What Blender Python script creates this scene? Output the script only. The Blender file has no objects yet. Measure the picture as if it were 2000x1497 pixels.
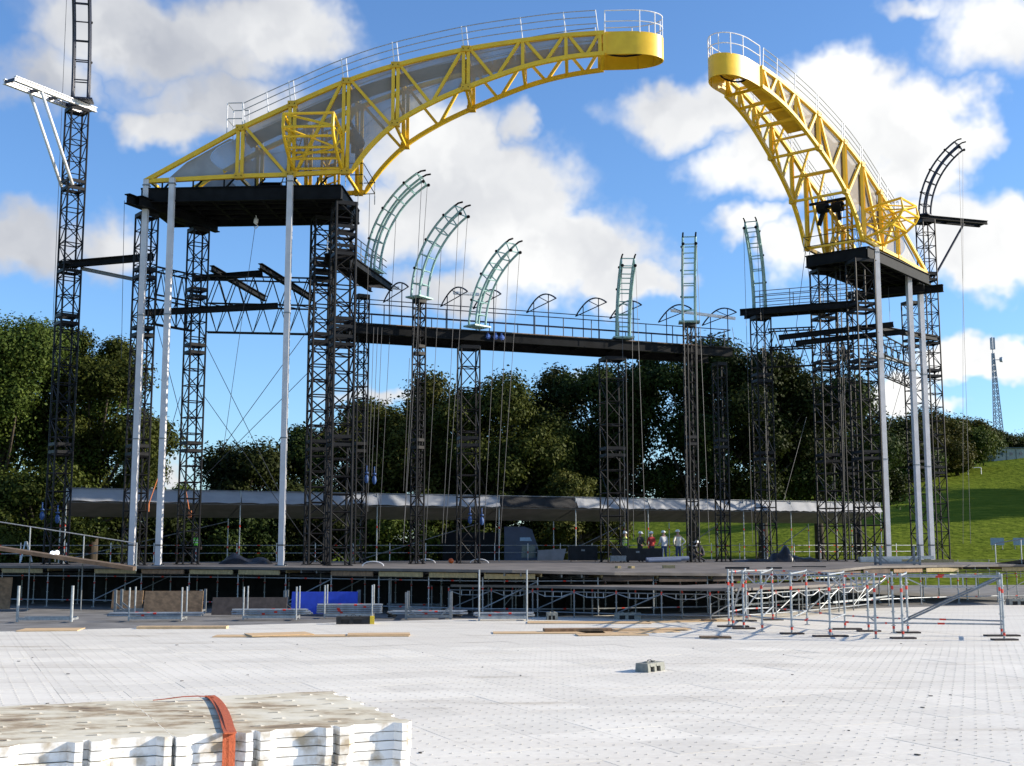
import bpy, bmesh, math, random
import numpy as np
from mathutils import Vector, Matrix
random.seed(7)
SC = bpy.context.scene
COL = SC.collection
rad = math.radians

# ------------------------------------------------------------------ camera, sky, sun, exposure
CAM_H, FOC = 2.9, 2400.0
TH = math.atan(316.5 / FOC)
CT, ST = math.cos(TH), math.sin(TH)
cd = bpy.data.cameras.new('camera')
cam = bpy.data.objects.new('camera', cd)
COL.objects.link(cam)
cam.location = (0, 0, CAM_H)
cam.rotation_euler = (math.pi / 2 + TH, 0, 0)
cd.sensor_fit = 'HORIZONTAL'
cd.sensor_width = 36.0
cd.lens = 36.0 * FOC / 2000.0
cd.clip_start = 0.2
cd.clip_end = 3000
SC.camera = cam

SUN_AZ, SUN_EL = 4.0, 21.0            # degrees, anticlockwise from +X (to the right of the picture)
sd = bpy.data.lights.new('sun', 'SUN')
sd.energy = 5.0
sd.angle = rad(0.5)
sd.color = (1.0, 0.90, 0.75)
sun = bpy.data.objects.new('sun', sd)
COL.objects.link(sun)
sdir = Vector((math.cos(rad(SUN_AZ)) * math.cos(rad(SUN_EL)), math.sin(rad(SUN_AZ)) * math.cos(rad(SUN_EL)), math.sin(rad(SUN_EL))))
sun.rotation_euler = sdir.to_track_quat('Z', 'Y').to_euler()

def ray(px, py):
    y = 748.5 - py
    return (px - 1000.0, FOC * CT - y * ST, y * CT + FOC * ST)
def atY(px, py, Y):
    r = ray(px, py); k = Y / r[1]
    return Vector((r[0] * k, Y, CAM_H + r[2] * k))
def atZ(px, py, Z):
    r = ray(px, py); k = (Z - CAM_H) / r[2]
    return Vector((r[0] * k, r[1] * k, Z))

W = bpy.data.worlds.new('World')
SC.world = W
W.use_nodes = True
W.cycles.sampling_method = 'MANUAL'
W.cycles.sample_map_resolution = 256
nt = W.node_tree
nt.nodes.clear()
N = nt.nodes.new
L = nt.links.new
def mth(op, a, b=None, c=None, clamp=False):
    n = N('ShaderNodeMath'); n.operation = op; n.use_clamp = clamp
    for i, v in enumerate((a, b, c)):
        if v is None: continue
        if isinstance(v, (int, float)): n.inputs[i].default_value = v
        else: L(v, n.inputs[i])
    return n.outputs[0]
def build_sky():
    out = N('ShaderNodeOutputWorld'); bg = N('ShaderNodeBackground')
    sky = N('ShaderNodeTexSky'); sky.sky_type = 'NISHITA'; sky.sun_disc = False
    sky.sun_elevation = rad(SUN_EL); sky.sun_rotation = rad(90 - SUN_AZ)
    sky.air_density = 1.0; sky.dust_density = 0.4; sky.ozone_density = 2.4; sky.altitude = 100
    tc = N('ShaderNodeTexCoord'); sep = N('ShaderNodeSeparateXYZ'); L(tc.outputs['Generated'], sep.inputs[0])
    az = mth('ARCTAN2', sep.outputs[0], sep.outputs[1])
    el = mth('ARCSINE', sep.outputs[2])
    uv = N('ShaderNodeCombineXYZ'); L(az, uv.inputs[0]); L(el, uv.inputs[1])
    # warp of the cloud outline
    nz = N('ShaderNodeTexNoise'); nz.inputs['Scale'].default_value = 16; nz.inputs['Detail'].default_value = 4; nz.inputs['Roughness'].default_value = 0.6
    L(uv.outputs[0], nz.inputs['Vector'])
    nsub = N('ShaderNodeVectorMath'); nsub.operation = 'SUBTRACT'; L(nz.outputs['Color'], nsub.inputs[0]); nsub.inputs[1].default_value = (0.5, 0.5, 0.5)
    nsc = N('ShaderNodeVectorMath'); nsc.operation = 'MULTIPLY'; L(nsub.outputs[0], nsc.inputs[0]); nsc.inputs[1].default_value = (0.095, 0.065, 0)
    wv = N('ShaderNodeVectorMath'); wv.operation = 'ADD'; L(uv.outputs[0], wv.inputs[0]); L(nsc.outputs[0], wv.inputs[1])
    clouds = [  # px, py, half width, half height, weight
        (330, 75, 330, 105, .80), (560, 70, 190, 90, .84), (430, 210, 230, 85, .70), (90, 150, 150, 90, .62), (330, 250, 150, 55, .8),
        (40, 470, 130, 85, .75), (215, 480, 110, 70, .62),
        (850, 290, 170, 110, .95), (950, 385, 230, 130, 1.05), (1080, 490, 220, 105, 1.02), (1215, 550, 120, 55, .85), (990, 245, 75, 50, .62), (790, 420, 130, 110, .72), (900, 560, 190, 60, .6),
        (1640, 230, 190, 120, 1.05), (1790, 250, 150, 110, 1.0), (1560, 300, 200, 90, .92), (1360, 215, 190, 80, .78), (1470, 320, 150, 70, .7), (1890, 270, 90, 70, .62), (1760, 350, 160, 70, .8),
        (1470, 425, 130, 45, .7), (1540, 490, 90, 80, .72),
        (1900, 480, 150, 95, 1.0), (1830, 430, 120, 60, .8), (1975, 520, 80, 60, .8),
        (1950, 60, 150, 100, .72), (1810, 10, 110, 30, .5),
        (1890, 685, 110, 42, .95), (1985, 690, 80, 45, .95), (1750, 765, 100, 52, .9), (1850, 782, 60, 28, .6),
        (330, 930, 80, 45, .6), (760, 770, 130, 25, .6), (1130, 740, 120, 30, .4)]
    def field(vec, lst):
        tot = None
        for (px, py, hw, hh, wt) in lst:
            r = ray(px, py); a0 = math.atan2(r[0], r[1]); e0 = math.atan2(r[2], math.hypot(r[0], r[1]))
            sx, sy = hw / 2400.0 * 1.5, hh / 2400.0 * 1.5
            mp = N('ShaderNodeMapping'); mp.vector_type = 'TEXTURE'
            mp.inputs['Location'].default_value = (a0, e0, 0); mp.inputs['Scale'].default_value = (sx, sy, 1)
            L(vec, mp.inputs['Vector'])
            ln = N('ShaderNodeVectorMath'); ln.operation = 'LENGTH'; L(mp.outputs[0], ln.inputs[0])
            mr = N('ShaderNodeMapRange'); mr.interpolation_type = 'SMOOTHSTEP'
            mr.inputs['From Min'].default_value = 1.0; mr.inputs['From Max'].default_value = 0.0
            mr.inputs['To Min'].default_value = 0.0; mr.inputs['To Max'].default_value = wt
            L(ln.outputs['Value'], mr.inputs['Value'])
            tot = mr.outputs[0] if tot is None else mth('MAXIMUM', tot, mr.outputs[0])
        return tot
    # the same kind of scattered cumulus carries on all round, outside the picture
    gen = N('ShaderNodeTexNoise'); gen.inputs['Scale'].default_value = 3.1; gen.inputs['Detail'].default_value = 2; L(wv.outputs[0], gen.inputs['Vector'])
    g = mth('MULTIPLY', mth('SUBTRACT', gen.outputs['Fac'], 0.52), 4.0, clamp=True)
    aa = mth('ABSOLUTE', az)
    side = N('ShaderNodeMapRange'); side.interpolation_type = 'SMOOTHSTEP'; side.inputs['From Min'].default_value = 0.40; side.inputs['From Max'].default_value = 0.62; L(aa, side.inputs['Value'])
    up = N('ShaderNodeMapRange'); up.interpolation_type = 'SMOOTHSTEP'; up.inputs['From Min'].default_value = 0.47; up.inputs['From Max'].default_value = 0.62; L(el, up.inputs['Value'])
    g = mth('MULTIPLY', g, mth('MAXIMUM', side.outputs[0], up.outputs[0]))
    base = mth('MAXIMUM', field(wv.outputs[0], clouds), g)
    # billows
    def billow(off, sc=13, dt=5):
        ad = N('ShaderNodeVectorMath'); ad.operation = 'ADD'; L(wv.outputs[0], ad.inputs[0]); ad.inputs[1].default_value = off
        b1 = N('ShaderNodeTexNoise'); b1.inputs['Scale'].default_value = sc; b1.inputs['Detail'].default_value = dt; b1.inputs['Roughness'].default_value = 0.5
        L(ad.outputs[0], b1.inputs['Vector'])
        return b1.outputs['Fac']
    b = billow((0, 0, 0)); s0 = billow((0, 0, 0), 8, 3); bs = billow((0.035, 0.03, 0), 8, 3)
    dens = mth('ADD', base, mth('MULTIPLY', mth('SUBTRACT', b, 0.5), 0.50))
    mask = N('ShaderNodeMapRange'); mask.interpolation_type = 'SMOOTHSTEP'; mask.inputs['From Min'].default_value = 0.17; mask.inputs['From Max'].default_value = 0.60; L(dens, mask.inputs['Value'])
    # thick cloud is greyer, lit rims are white; the sun stands to the right
    sh = mth('SUBTRACT', s0, bs)
    lit = N('ShaderNodeMapRange'); lit.inputs['From Min'].default_value = -0.2; lit.inputs['From Max'].default_value = 0.16; L(sh, lit.inputs['Value'])
    azl = N('ShaderNodeMapRange'); azl.inputs['From Min'].default_value = -0.45; azl.inputs['From Max'].default_value = 0.42; azl.inputs['To Min'].default_value = 0.42; azl.inputs['To Max'].default_value = 1.0; L(az, azl.inputs['Value'])
    whit = mth('ADD', mth('MULTIPLY', lit.outputs[0], 0.34), mth('MULTIPLY', azl.outputs[0], 0.76), clamp=True)
    ramp = N('ShaderNodeValToRGB'); L(whit, ramp.inputs[0])
    ramp.color_ramp.elements[0].position = 0.25; ramp.color_ramp.elements[0].color = (1.9, 2.15, 2.75, 1)
    ramp.color_ramp.elements[1].position = 0.95; ramp.color_ramp.elements[1].color = (7.0, 7.0, 6.9, 1)
    mx = N('ShaderNodeMix'); mx.data_type = 'RGBA'
    tint = N('ShaderNodeVectorMath'); tint.operation = 'MULTIPLY'; L(sky.outputs[0], tint.inputs[0]); tint.inputs[1].default_value = (.83, 1.09, 1.40)   # clear northern air
    L(mask.outputs[0], mx.inputs['Factor']); L(tint.outputs[0], mx.inputs['A']); L(ramp.outputs[0], mx.inputs['B'])
    L(mx.outputs['Result'], bg.inputs['Color']); bg.inputs['Strength'].default_value = 0.09
    L(bg.outputs[0], out.inputs[0])
build_sky()
SC.view_settings.view_transform = 'Standard'
SC.view_settings.look = 'None'
SC.view_settings.exposure = 0.82
SC.view_settings.gamma = 1.0
SC.render.engine = 'CYCLES'
SC.cycles.max_bounces = 4
SC.cycles.diffuse_bounces = 3
SC.cycles.glossy_bounces = 2
SC.cycles.transmission_bounces = 3
SC.cycles.transparent_max_bounces = 6

# ------------------------------------------------------------------ materials
MATS = {}
def mat(name, col, rough=0.6, metal=0.0, var=0.12, scale=6.0, bump=0.0, bscale=40.0, spec=0.5, col2=None, stretch=None, alpha=None, transl=None, detail=4, bdist=0.02):
    if name in MATS: return MATS[name]
    m = bpy.data.materials.new(name); m.use_nodes = True
    t = m.node_tree; b = t.nodes['Principled BSDF']
    b.inputs['Roughness'].default_value = rough; b.inputs['Metallic'].default_value = metal
    b.inputs['Specular IOR Level'].default_value = spec
    tc = t.nodes.new('ShaderNodeTexCoord'); nz = t.nodes.new('ShaderNodeTexNoise'); nz.inputs['Scale'].default_value = scale; nz.inputs['Detail'].default_value = detail
    src = tc.outputs['Object']
    if stretch:
        mp = t.nodes.new('ShaderNodeMapping'); mp.inputs['Scale'].default_value = stretch; t.links.new(src, mp.inputs[0]); src = mp.outputs[0]
    t.links.new(src, nz.inputs['Vector'])
    cr = t.nodes.new('ShaderNodeValToRGB')
    c2 = col2 or tuple(min(1, c * (1 + var)) for c in col); c1 = col if col2 else tuple(c * (1 - var) for c in col)
    cr.color_ramp.elements[0].position = 0.35; cr.color_ramp.elements[1].position = 0.68
    cr.color_ramp.elements[0].color = (*c1, 1); cr.color_ramp.elements[1].color = (*c2, 1)
    t.links.new(nz.outputs['Fac'], cr.inputs[0]); t.links.new(cr.outputs[0], b.inputs['Base Color'])
    if bump:
        n2 = t.nodes.new('ShaderNodeTexNoise'); n2.inputs['Scale'].default_value = bscale; n2.inputs['Detail'].default_value = 5
        t.links.new(src, n2.inputs['Vector'])
        bp = t.nodes.new('ShaderNodeBump'); bp.inputs['Strength'].default_value = bump; bp.inputs['Distance'].default_value = bdist
        t.links.new(n2.outputs['Fac'], bp.inputs['Height']); t.links.new(bp.outputs[0], b.inputs['Normal'])
    if alpha is not None: b.inputs['Alpha'].default_value = alpha
    if transl:
        o = t.nodes['Material Output']; tr = t.nodes.new('ShaderNodeBsdfTranslucent'); ms = t.nodes.new('ShaderNodeMixShader')
        t.links.new(cr.outputs[0], tr.inputs[0]); ms.inputs[0].default_value = transl
        t.links.new(b.outputs[0], ms.inputs[1]); t.links.new(tr.outputs[0], ms.inputs[2]); t.links.new(ms.outputs[0], o.inputs[0])
    MATS[name] = m
    return m
BLACK = mat('black_steel', (.0085, .009, .010), .6, 0, .35, 2.0, spec=.1)
DARKBLUE = mat('dark_blue_steel', (.010, .014, .034), .45, 0, .3, 2.0)
TOWER = mat('weathered_black_truss', (.010, .010, .0115), .5, 0, .4, 1.2, spec=.2)
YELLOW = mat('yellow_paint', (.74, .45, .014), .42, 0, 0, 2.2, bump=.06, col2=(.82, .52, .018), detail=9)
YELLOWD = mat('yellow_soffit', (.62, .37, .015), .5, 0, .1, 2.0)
TEAL = mat('pale_teal_paint', (.27, .44, .42), .4, 0, .12, 3.0)
GALV = mat('galvanised', (.36, .38, .39), .42, .45, .18, 9.0)
GALVD = mat('galvanised_dull', (.20, .215, .225), .5, .4, .2, 9.0)
WHITEPOST = mat('white_post', (.74, .73, .74), .35, 0, .08, 2.5)
POSTM = mat('white_box_post', (.56, .55, .56), .4, 0, .1, 1.4)
RED = mat('red_paint', (.62, .04, .02), .5)
PLY = mat('plywood', (.58, .40, .22), .7, 0, .15, 3.0, stretch=(1, 8, 1), bump=.1)
PLYD = mat('weathered_plywood', (.25, .155, .085), .8, 0, .3, 5.0, stretch=(1, 6, 1), bump=.2)
TIMBER = mat('pale_timber', (.38, .29, .14), .75, 0, .2, 4.0, stretch=(1, 8, 1))
DECKM = mat('grey_stage_ply', (.135, .118, .104), .72, 0, .3, .9, bump=.15)
DARK = mat('dark_cloth', (.012, .012, .013), .85, 0, .4, 3.0, bump=.3, bscale=12)
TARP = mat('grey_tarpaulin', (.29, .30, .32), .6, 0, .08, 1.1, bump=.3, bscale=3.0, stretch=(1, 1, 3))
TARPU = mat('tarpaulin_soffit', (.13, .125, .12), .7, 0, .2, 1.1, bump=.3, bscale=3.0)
CONC = mat('concrete_block', (.22, .225, .20), .9, 0, .15, 12, bump=.4)
RUBBER = mat('black_rubber', (.02, .02, .02), .8)
GLASS = mat('dark_glass', (.05, .10, .13), .08, 0, .1, 2, spec=.8)
CABLE = mat('steel_cable', (.06, .06, .065), .5, .3)
BLUE = mat('blue_board', (.02, .06, .48), .6, 0, .12, 4)
BLUEBAG = mat('blue_bag', (.02, .07, .22), .6, 0, .2, 5, bump=.4)
BARK = mat('bark', (.055, .042, .03), .95, 0, .4, 5, bump=.6, bscale=10, stretch=(1, 1, .2))

# ------------------------------------------------------------------ mesh helpers
def vv(p): return p if isinstance(p, Vector) else Vector(p)
class MB:
    def __init__(s): s.v = []; s.f = []; s.m = []; s.cur = 0
    def quad(s, a, b, c, d, mi=0):
        i = len(s.v); s.v += [vv(a), vv(b), vv(c), vv(d)]; s.f.append((i, i + 1, i + 2, i + 3)); s.m.append(mi); return s
    def poly(s, pts, mi=0):
        i = len(s.v); s.v += [vv(p) for p in pts]; s.f.append(tuple(range(i, i + len(pts)))); s.m.append(mi); return s
    def hexa(s, c8, mi=0):
        i = len(s.v); s.v += [vv(p) for p in c8]
        for q in ((3, 2, 1, 0), (4, 5, 6, 7), (0, 1, 5, 4), (1, 2, 6, 5), (2, 3, 7, 6), (3, 0, 4, 7)):
            s.f.append(tuple(i + k for k in q)); s.m.append(mi)
        return s
    def box(s, c, sz, yaw=0, mi=0, M=None):
        hx, hy, hz = sz[0] / 2, sz[1] / 2, sz[2] / 2
        R = M or Matrix.Rotation(yaw, 3, 'Z'); c = vv(c)
        return s.hexa([c + R @ Vector(p) for p in ((-hx, -hy, -hz), (hx, -hy, -hz), (hx, hy, -hz), (-hx, hy, -hz), (-hx, -hy, hz), (hx, -hy, hz), (hx, hy, hz), (-hx, hy, hz))], mi)
    def frame(s, p, q, up=None):
        d = (q - p)
        d = d.normalized() if d.length > 1e-9 else Vector((0, 0, 1))
        u = up or Vector((0, 0, 1))
        if abs(d.dot(u)) > .985: u = Vector((1, 0, 0)) if abs(d.x) < .9 else Vector((0, 1, 0))
        a = d.cross(u).normalized(); return a, a.cross(d).normalized()
    def bar(s, p, q, w, h=None, mi=0, up=None):
        p, q = vv(p), vv(q); a, b = s.frame(p, q, up); h = h or w; a = a * w / 2; b = b * h / 2
        return s.hexa([p - a - b, p + a - b, p + a + b, p - a + b, q - a - b, q + a - b, q + a + b, q - a + b], mi)
    def tube(s, p, q, r, n=6, r2=None, mi=0, caps=True):
        return s.path([p, q], r, n, mi, caps, r2)
    def path(s, pts, r, n=6, mi=0, caps=True, r2=None, closed=False, ph=0.0):
        pts = [vv(p) for p in pts]; i0 = len(s.v); K = len(pts); prev = None
        for k, p in enumerate(pts):
            if closed: d = pts[(k + 1) % K] - pts[k - 1]
            else: d = pts[min(k + 1, K - 1)] - pts[max(k - 1, 0)]
            a, b = s.frame(Vector(), d)
            if prev is not None:
                a2 = prev - d.normalized() * prev.dot(d.normalized())
                if a2.length > 1e-6: a = a2.normalized(); b = a.cross(d.normalized()).normalized()
            prev = a
            rr = r if r2 is None else r + (r2 - r) * k / max(1, K - 1)
            if isinstance(r, (list, tuple)): rr = r[k]
            for j in range(n):
                t = 2 * math.pi * j / n + ph; s.v.append(p + a * math.cos(t) * rr + b * math.sin(t) * rr)
        for k in range(K if closed else K - 1):
            k2 = (k + 1) % K
            for j in range(n):
                j2 = (j + 1) % n
                s.f.append((i0 + k * n + j, i0 + k * n + j2, i0 + k2 * n + j2, i0 + k2 * n + j)); s.m.append(mi)
        if caps and not closed:
            s.f.append(tuple(i0 + j for j in reversed(range(n)))); s.m.append(mi)
            s.f.append(tuple(i0 + (K - 1) * n + j for j in range(n))); s.m.append(mi)
        return s
    def strip(s, pa, pb, mi=0):
        for k in range(len(pa) - 1): s.quad(pa[k], pa[k + 1], pb[k + 1], pb[k], mi)
        return s
    def ibeam(s, p, q, w, h, t=.03, mi=0):
        p, q = vv(p), vv(q); a, b = s.frame(p, q)
        s.bar(p + b * (h / 2 - t / 2), q + b * (h / 2 - t / 2), w, t, mi); s.bar(p - b * (h / 2 - t / 2), q - b * (h / 2 - t / 2), w, t, mi)
        return s.bar(p, q, t, h - 2 * t, mi)
    def ball(s, c, r, mi=0, n=6, sq=(1, 1, 1)):
        c = vv(c); i = len(s.v); R = max(3, n // 2 + 1)
        for a in range(1, R):
            for j in range(n):
                t = math.pi * a / R; u = 2 * math.pi * j / n
                s.v.append(c + Vector((math.sin(t) * math.cos(u) * r * sq[0], math.sin(t) * math.sin(u) * r * sq[1], math.cos(t) * r * sq[2])))
        top = len(s.v); s.v.append(c + Vector((0, 0, r * sq[2]))); s.v.append(c - Vector((0, 0, r * sq[2])))
        for j in range(n):
            j2 = (j + 1) % n
            s.f.append((top, i + j, i + j2)); s.m.append(mi)
            s.f.append((top + 1, i + (R - 2) * n + j2, i + (R - 2) * n + j)); s.m.append(mi)
            for a in range(R - 2):
                s.f.append((i + a * n + j, i + (a + 1) * n + j, i + (a + 1) * n + j2, i + a * n + j2)); s.m.append(mi)
        return s
    def build(s, name, mats, parent=None, smooth=False, kind=None):
        off = OFF.get(parent, Vector()) if parent else Vector()
        me = bpy.data.meshes.new(name); me.from_pydata([(p - off)[:] for p in s.v], [], s.f)
        if not isinstance(mats, (list, tuple)): mats = [mats]
        for m in mats: me.materials.append(m)
        if len(mats) > 1: me.polygons.foreach_set('material_index', s.m)
        if smooth:
            bm = bmesh.new(); bm.from_mesh(me); bmesh.ops.remove_doubles(bm, verts=bm.verts, dist=1e-4); bm.to_mesh(me); bm.free()
            me.polygons.foreach_set('use_smooth', [True] * len(me.polygons))
        o = bpy.data.objects.new(name, me); COL.objects.link(o)
        if parent: o.parent = parent; OFF[o] = off
        if kind: o['kind'] = kind
        return o
OFF = {}
def tag(o, label, cat, group=None):
    o['label'] = label; o['category'] = cat
    if group: o['group'] = group
    return o
def thing(name, label, cat, loc, group=None):
    o = bpy.data.objects.new(name, None); COL.objects.link(o); o.location = loc; o.empty_display_size = .3
    OFF[o] = Vector(loc); return tag(o, label, cat, group)
def solo(mb, name, mats, label, cat, loc=None, group=None, smooth=False):
    """a thing that is one mesh, with its origin at its base"""
    if loc is None:
        lo = Vector((min(p.x for p in mb.v), min(p.y for p in mb.v), min(p.z for p in mb.v))); hi = Vector((max(p.x for p in mb.v), max(p.y for p in mb.v), lo.z)); loc = (lo + hi) / 2; loc.z = lo.z
    loc = Vector(loc); mb.v = [p - loc for p in mb.v]
    o = mb.build(name, mats, smooth=smooth); o.location = loc
    return tag(o, label, cat, group)

# ------------------------------------------------------------------ stage frame: u across, v away from the audience
SA = rad(24.6)
SO = Vector((6.715, 66.79, 0))
SU = Vector((math.cos(SA), math.sin(SA), 0)); SV = Vector((-math.sin(SA), math.cos(SA), 0))
def S(u, v, z=0.0): return SO + SU * u + SV * v + Vector((0, 0, z))
def to_uv(p): d = Vector((p[0] - SO.x, p[1] - SO.y, 0)); return d.dot(SU), d.dot(SV)
DECK = 1.9

# ------------------------------------------------------------------ ground
def sstep(a, b, x):
    t = min(1, max(0, (x - a) / (b - a))); return t * t * (3 - 2 * t)
def hill(x, y):
    k = .008 + .122 * sstep(-30, 72, x) + .00095 * max(0, min(60, x - 72))
    d = max(0, y - 90 - .10 * max(0, x - 20)); d = d if d > 18 else d * d / 18 * .5 + d * .5
    d = min(d, 146 + .12 * max(0, d - 146))
    d2 = 190 * (1 - math.exp(-(d / 190) ** 1.25))
    und = .5 * math.sin(x * .045 + y * .03) * min(1, d / 40)
    return -.07 + k * d2 * 1.45 + und * .5
def build_ground():
    xs = sorted(set([-1500, -900, -500, -300, -200, -140] + list(range(-100, 181, 6)) + [200, 240, 300, 400, 600, 1000, 1600]))
    ys = sorted(set([-400, -200, -80, -30, 0, 30, 60, 80] + list(range(86, 300, 6)) + [320, 360, 420, 520, 700, 1000, 1500, 2200]))
    mb = MB(); mb.v = [Vector((x, y, hill(x, y))) for y in ys for x in xs]; nx = len(xs)
    for j in range(len(ys) - 1):
        for i in range(nx - 1):
            a = j * nx + i; mb.f.append((a, a + 1, a + nx + 1, a + nx)); mb.m.append(0)
    g = mat('grass', (.055, .09, .010), .95, 0, 0, 1.0, col2=(.165, .195, .03), bump=.7, bscale=.9, detail=9, spec=0, bdist=.5)
    t = g.node_tree   # mowing lines and patches on the hill
    nz = [n for n in t.nodes if n.type == 'TEX_NOISE'][0]; nz.inputs['Scale'].default_value = .8; nz.inputs['Roughness'].default_value = .82
    mp = t.nodes.new('ShaderNodeMapping'); mp.inputs['Rotation'].default_value = (0, 0, rad(-25)); mp.inputs['Scale'].default_value = (.35, 1.6, 1)
    tc = [n for n in t.nodes if n.type == 'TEX_COORD'][0]; t.links.new(tc.outputs['Object'], mp.inputs[0]); t.links.new(mp.outputs[0], nz.inputs['Vector'])
    o = mb.build('ground', g, smooth=True); o['kind'] = 'structure'
    # grey trackway between the white floor and the stage
    mb = MB(); a = [S(-46, -13.3), S(46, -13.3), S(46, 16), S(-46, 16)]
    for p in a: p.z = -.045
    mb.poly(a)
    tr = mat('trackway_ground', (.16, .155, .15), .9, 0, .3, .8, bump=.3)
    o = mb.build('path', tr); o['kind'] = 'structure'
build_ground()

# ------------------------------------------------------------------ white plastic floor of clipped tiles
FLOORM = bpy.data.materials.new('white_floor_plastic'); FLOORM.use_nodes = True
def floor_mat():
    t = FLOORM.node_tree; b = t.nodes['Principled BSDF']; n = t.nodes.new; l = t.links.new
    geo = n('ShaderNodeNewGeometry'); oi = n('ShaderNodeObjectInfo')
    mp = n('ShaderNodeMapping'); mp.inputs['Rotation'].default_value = (0, 0, rad(-8)); mp.inputs['Scale'].default_value = (.12, .8, 1); l(geo.outputs['Position'], mp.inputs[0])
    n1 = n('ShaderNodeTexNoise'); n1.inputs['Scale'].default_value = 1.1; n1.inputs['Detail'].default_value = 10; n1.inputs['Roughness'].default_value = .66; l(mp.outputs[0], n1.inputs['Vector'])
    cr = n('ShaderNodeValToRGB'); e = cr.color_ramp.elements
    e[0].position = .40; e[0].color = (.80, .76, .672, 1); e[1].position = .72; e[1].color = (.44, .38, .29, 1)
    x = cr.color_ramp.elements.new(.60); x.color = (.73, .685, .60, 1)
    l(n1.outputs['Fac'], cr.inputs[0])
    n2 = n('ShaderNodeTexNoise'); n2.inputs['Scale'].default_value = 9; n2.inputs['Detail'].default_value = 6; l(geo.outputs['Position'], n2.inputs['Vector'])
    c2 = n('ShaderNodeMapRange'); c2.inputs['From Min'].default_value = .3; c2.inputs['From Max'].default_value = .7; c2.inputs['To Min'].default_value = .93; c2.inputs['To Max'].default_value = 1.03; l(n2.outputs['Fac'], c2.inputs['Value'])
    c3 = n('ShaderNodeMapRange'); c3.inputs['To Min'].default_value = .90; c3.inputs['To Max'].default_value = 1.03; l(oi.outputs['Random'], c3.inputs['Value'])
    mm = n('ShaderNodeMath'); mm.operation = 'MULTIPLY'; l(c2.outputs[0], mm.inputs[0]); l(c3.outputs[0], mm.inputs[1])
    mx = n('ShaderNodeVectorMath'); mx.operation = 'SCALE'; l(cr.outputs[0], mx.inputs[0]); l(mm.outputs[0], mx.inputs['Scale'])
    l(mx.outputs[0], b.inputs['Base Color']); b.inputs['Roughness'].default_value = .55; b.inputs['Specular IOR Level'].default_value = .3
    bp = n('ShaderNodeBump'); bp.inputs['Strength'].default_value = .12; bp.inputs['Distance'].default_value = .02; l(n2.outputs['Fac'], bp.inputs['Height']); l(bp.outputs[0], b.inputs['Normal'])
floor_mat()
SLOT = mat('slot_dark', (.24, .24, .25), .8)
TS = 1.22
def tile_geo(mb, c, yaw, detail=True):
    R = Matrix.Rotation(yaw, 3, 'Z'); h = TS / 2 - .004
    def p(x, y, z): return c + R @ Vector((x, y, z))
    q = [p(-h, -h, 0), p(h, -h, 0), p(h, h, 0), p(-h, h, 0)]; lo = [p(-h, -h, -.045), p(h, -h, -.045), p(h, h, -.045), p(-h, h, -.045)]
    mb.poly(q, 0)
    if detail:
        for k in range(4): mb.quad(lo[k], lo[(k + 1) % 4], q[(k + 1) % 4], q[k], 0)
    for i in range(4):
        for j in range(4):
            x = (i - 1.5) * TS / 4; y = (j - 1.5) * TS / 4
            w, d = .026, .011
            mb.quad(p(x - w, y - d, .003), p(x + w * .5, y - d, .003), p(x + w * .5, y + d, .003), p(x - w, y + d, .003), 1)
            if detail:   # raised lip of the slot
                a, b2 = p(x + w * .5, y - d, .001), p(x + w * .5, y + d, .001); e, f2 = p(x + w * 1.5, y - d, .001), p(x + w * 1.5, y + d, .001)
                g, k2 = p(x + w * .5, y - d, .009), p(x + w * .5, y + d, .009)
                mb.quad(g, e, f2, k2, 0); mb.quad(a, b2, k2, g, 0); mb.poly([a, e, g], 0); mb.poly([b2, k2, f2], 0)
def build_floor():
    mb = MB(); a = [S(-52, -12.3), S(52, -12.3), S(52, -80), S(-52, -80)]
    for p in a: p.z = -.035
    mb.poly(a); o = mb.build('white_floor', mat('floor_underlay', (.66, .63, .57), .8)); o['kind'] = 'structure'
    vis = []; rest = []
    for i in range(-42, 43):
        for j in range(0, 50):
            c = S((i + .5) * TS, -12.3 - (j + .5) * TS)
            d = c.y * CT - CAM_H * ST
            if d < 4: continue
            px = 1000 + FOC * c.x / d; py = 748.5 - FOC * (-c.y * ST - CAM_H * CT) / d
            m = 1300
            if -m < px < 2000 + m and py < 1800:
                (vis if -30 < px < 2030 and py < 1530 else rest).append((c.y, c))
    vis.sort(key=lambda t: t[0])
    tb = MB(); tile_geo(tb, Vector(), 0); me = None
    for k, (y, c) in enumerate(vis[:300]):
        if me is None:
            t = tb.build('floor_tile', [FLOORM, SLOT], o); me = t.data
        else:
            t = bpy.data.objects.new('floor_tile', me); COL.objects.link(t); t.parent = o
        t.location = c + Vector((0, 0, random.uniform(-.002, .003)))
        t.rotation_euler = (random.uniform(-.0018, .0018), random.uniform(-.0018, .0018), SA + random.choice((0, 0, math.pi)))
    fb = MB()
    for y, c in vis[300:] + rest: tile_geo(fb, c + Vector((0, 0, random.uniform(-.002, .002))), SA, False)
    f = fb.build('floor_tiles', [FLOORM, SLOT], o); f['kind'] = 'stuff'
build_floor()

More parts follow.
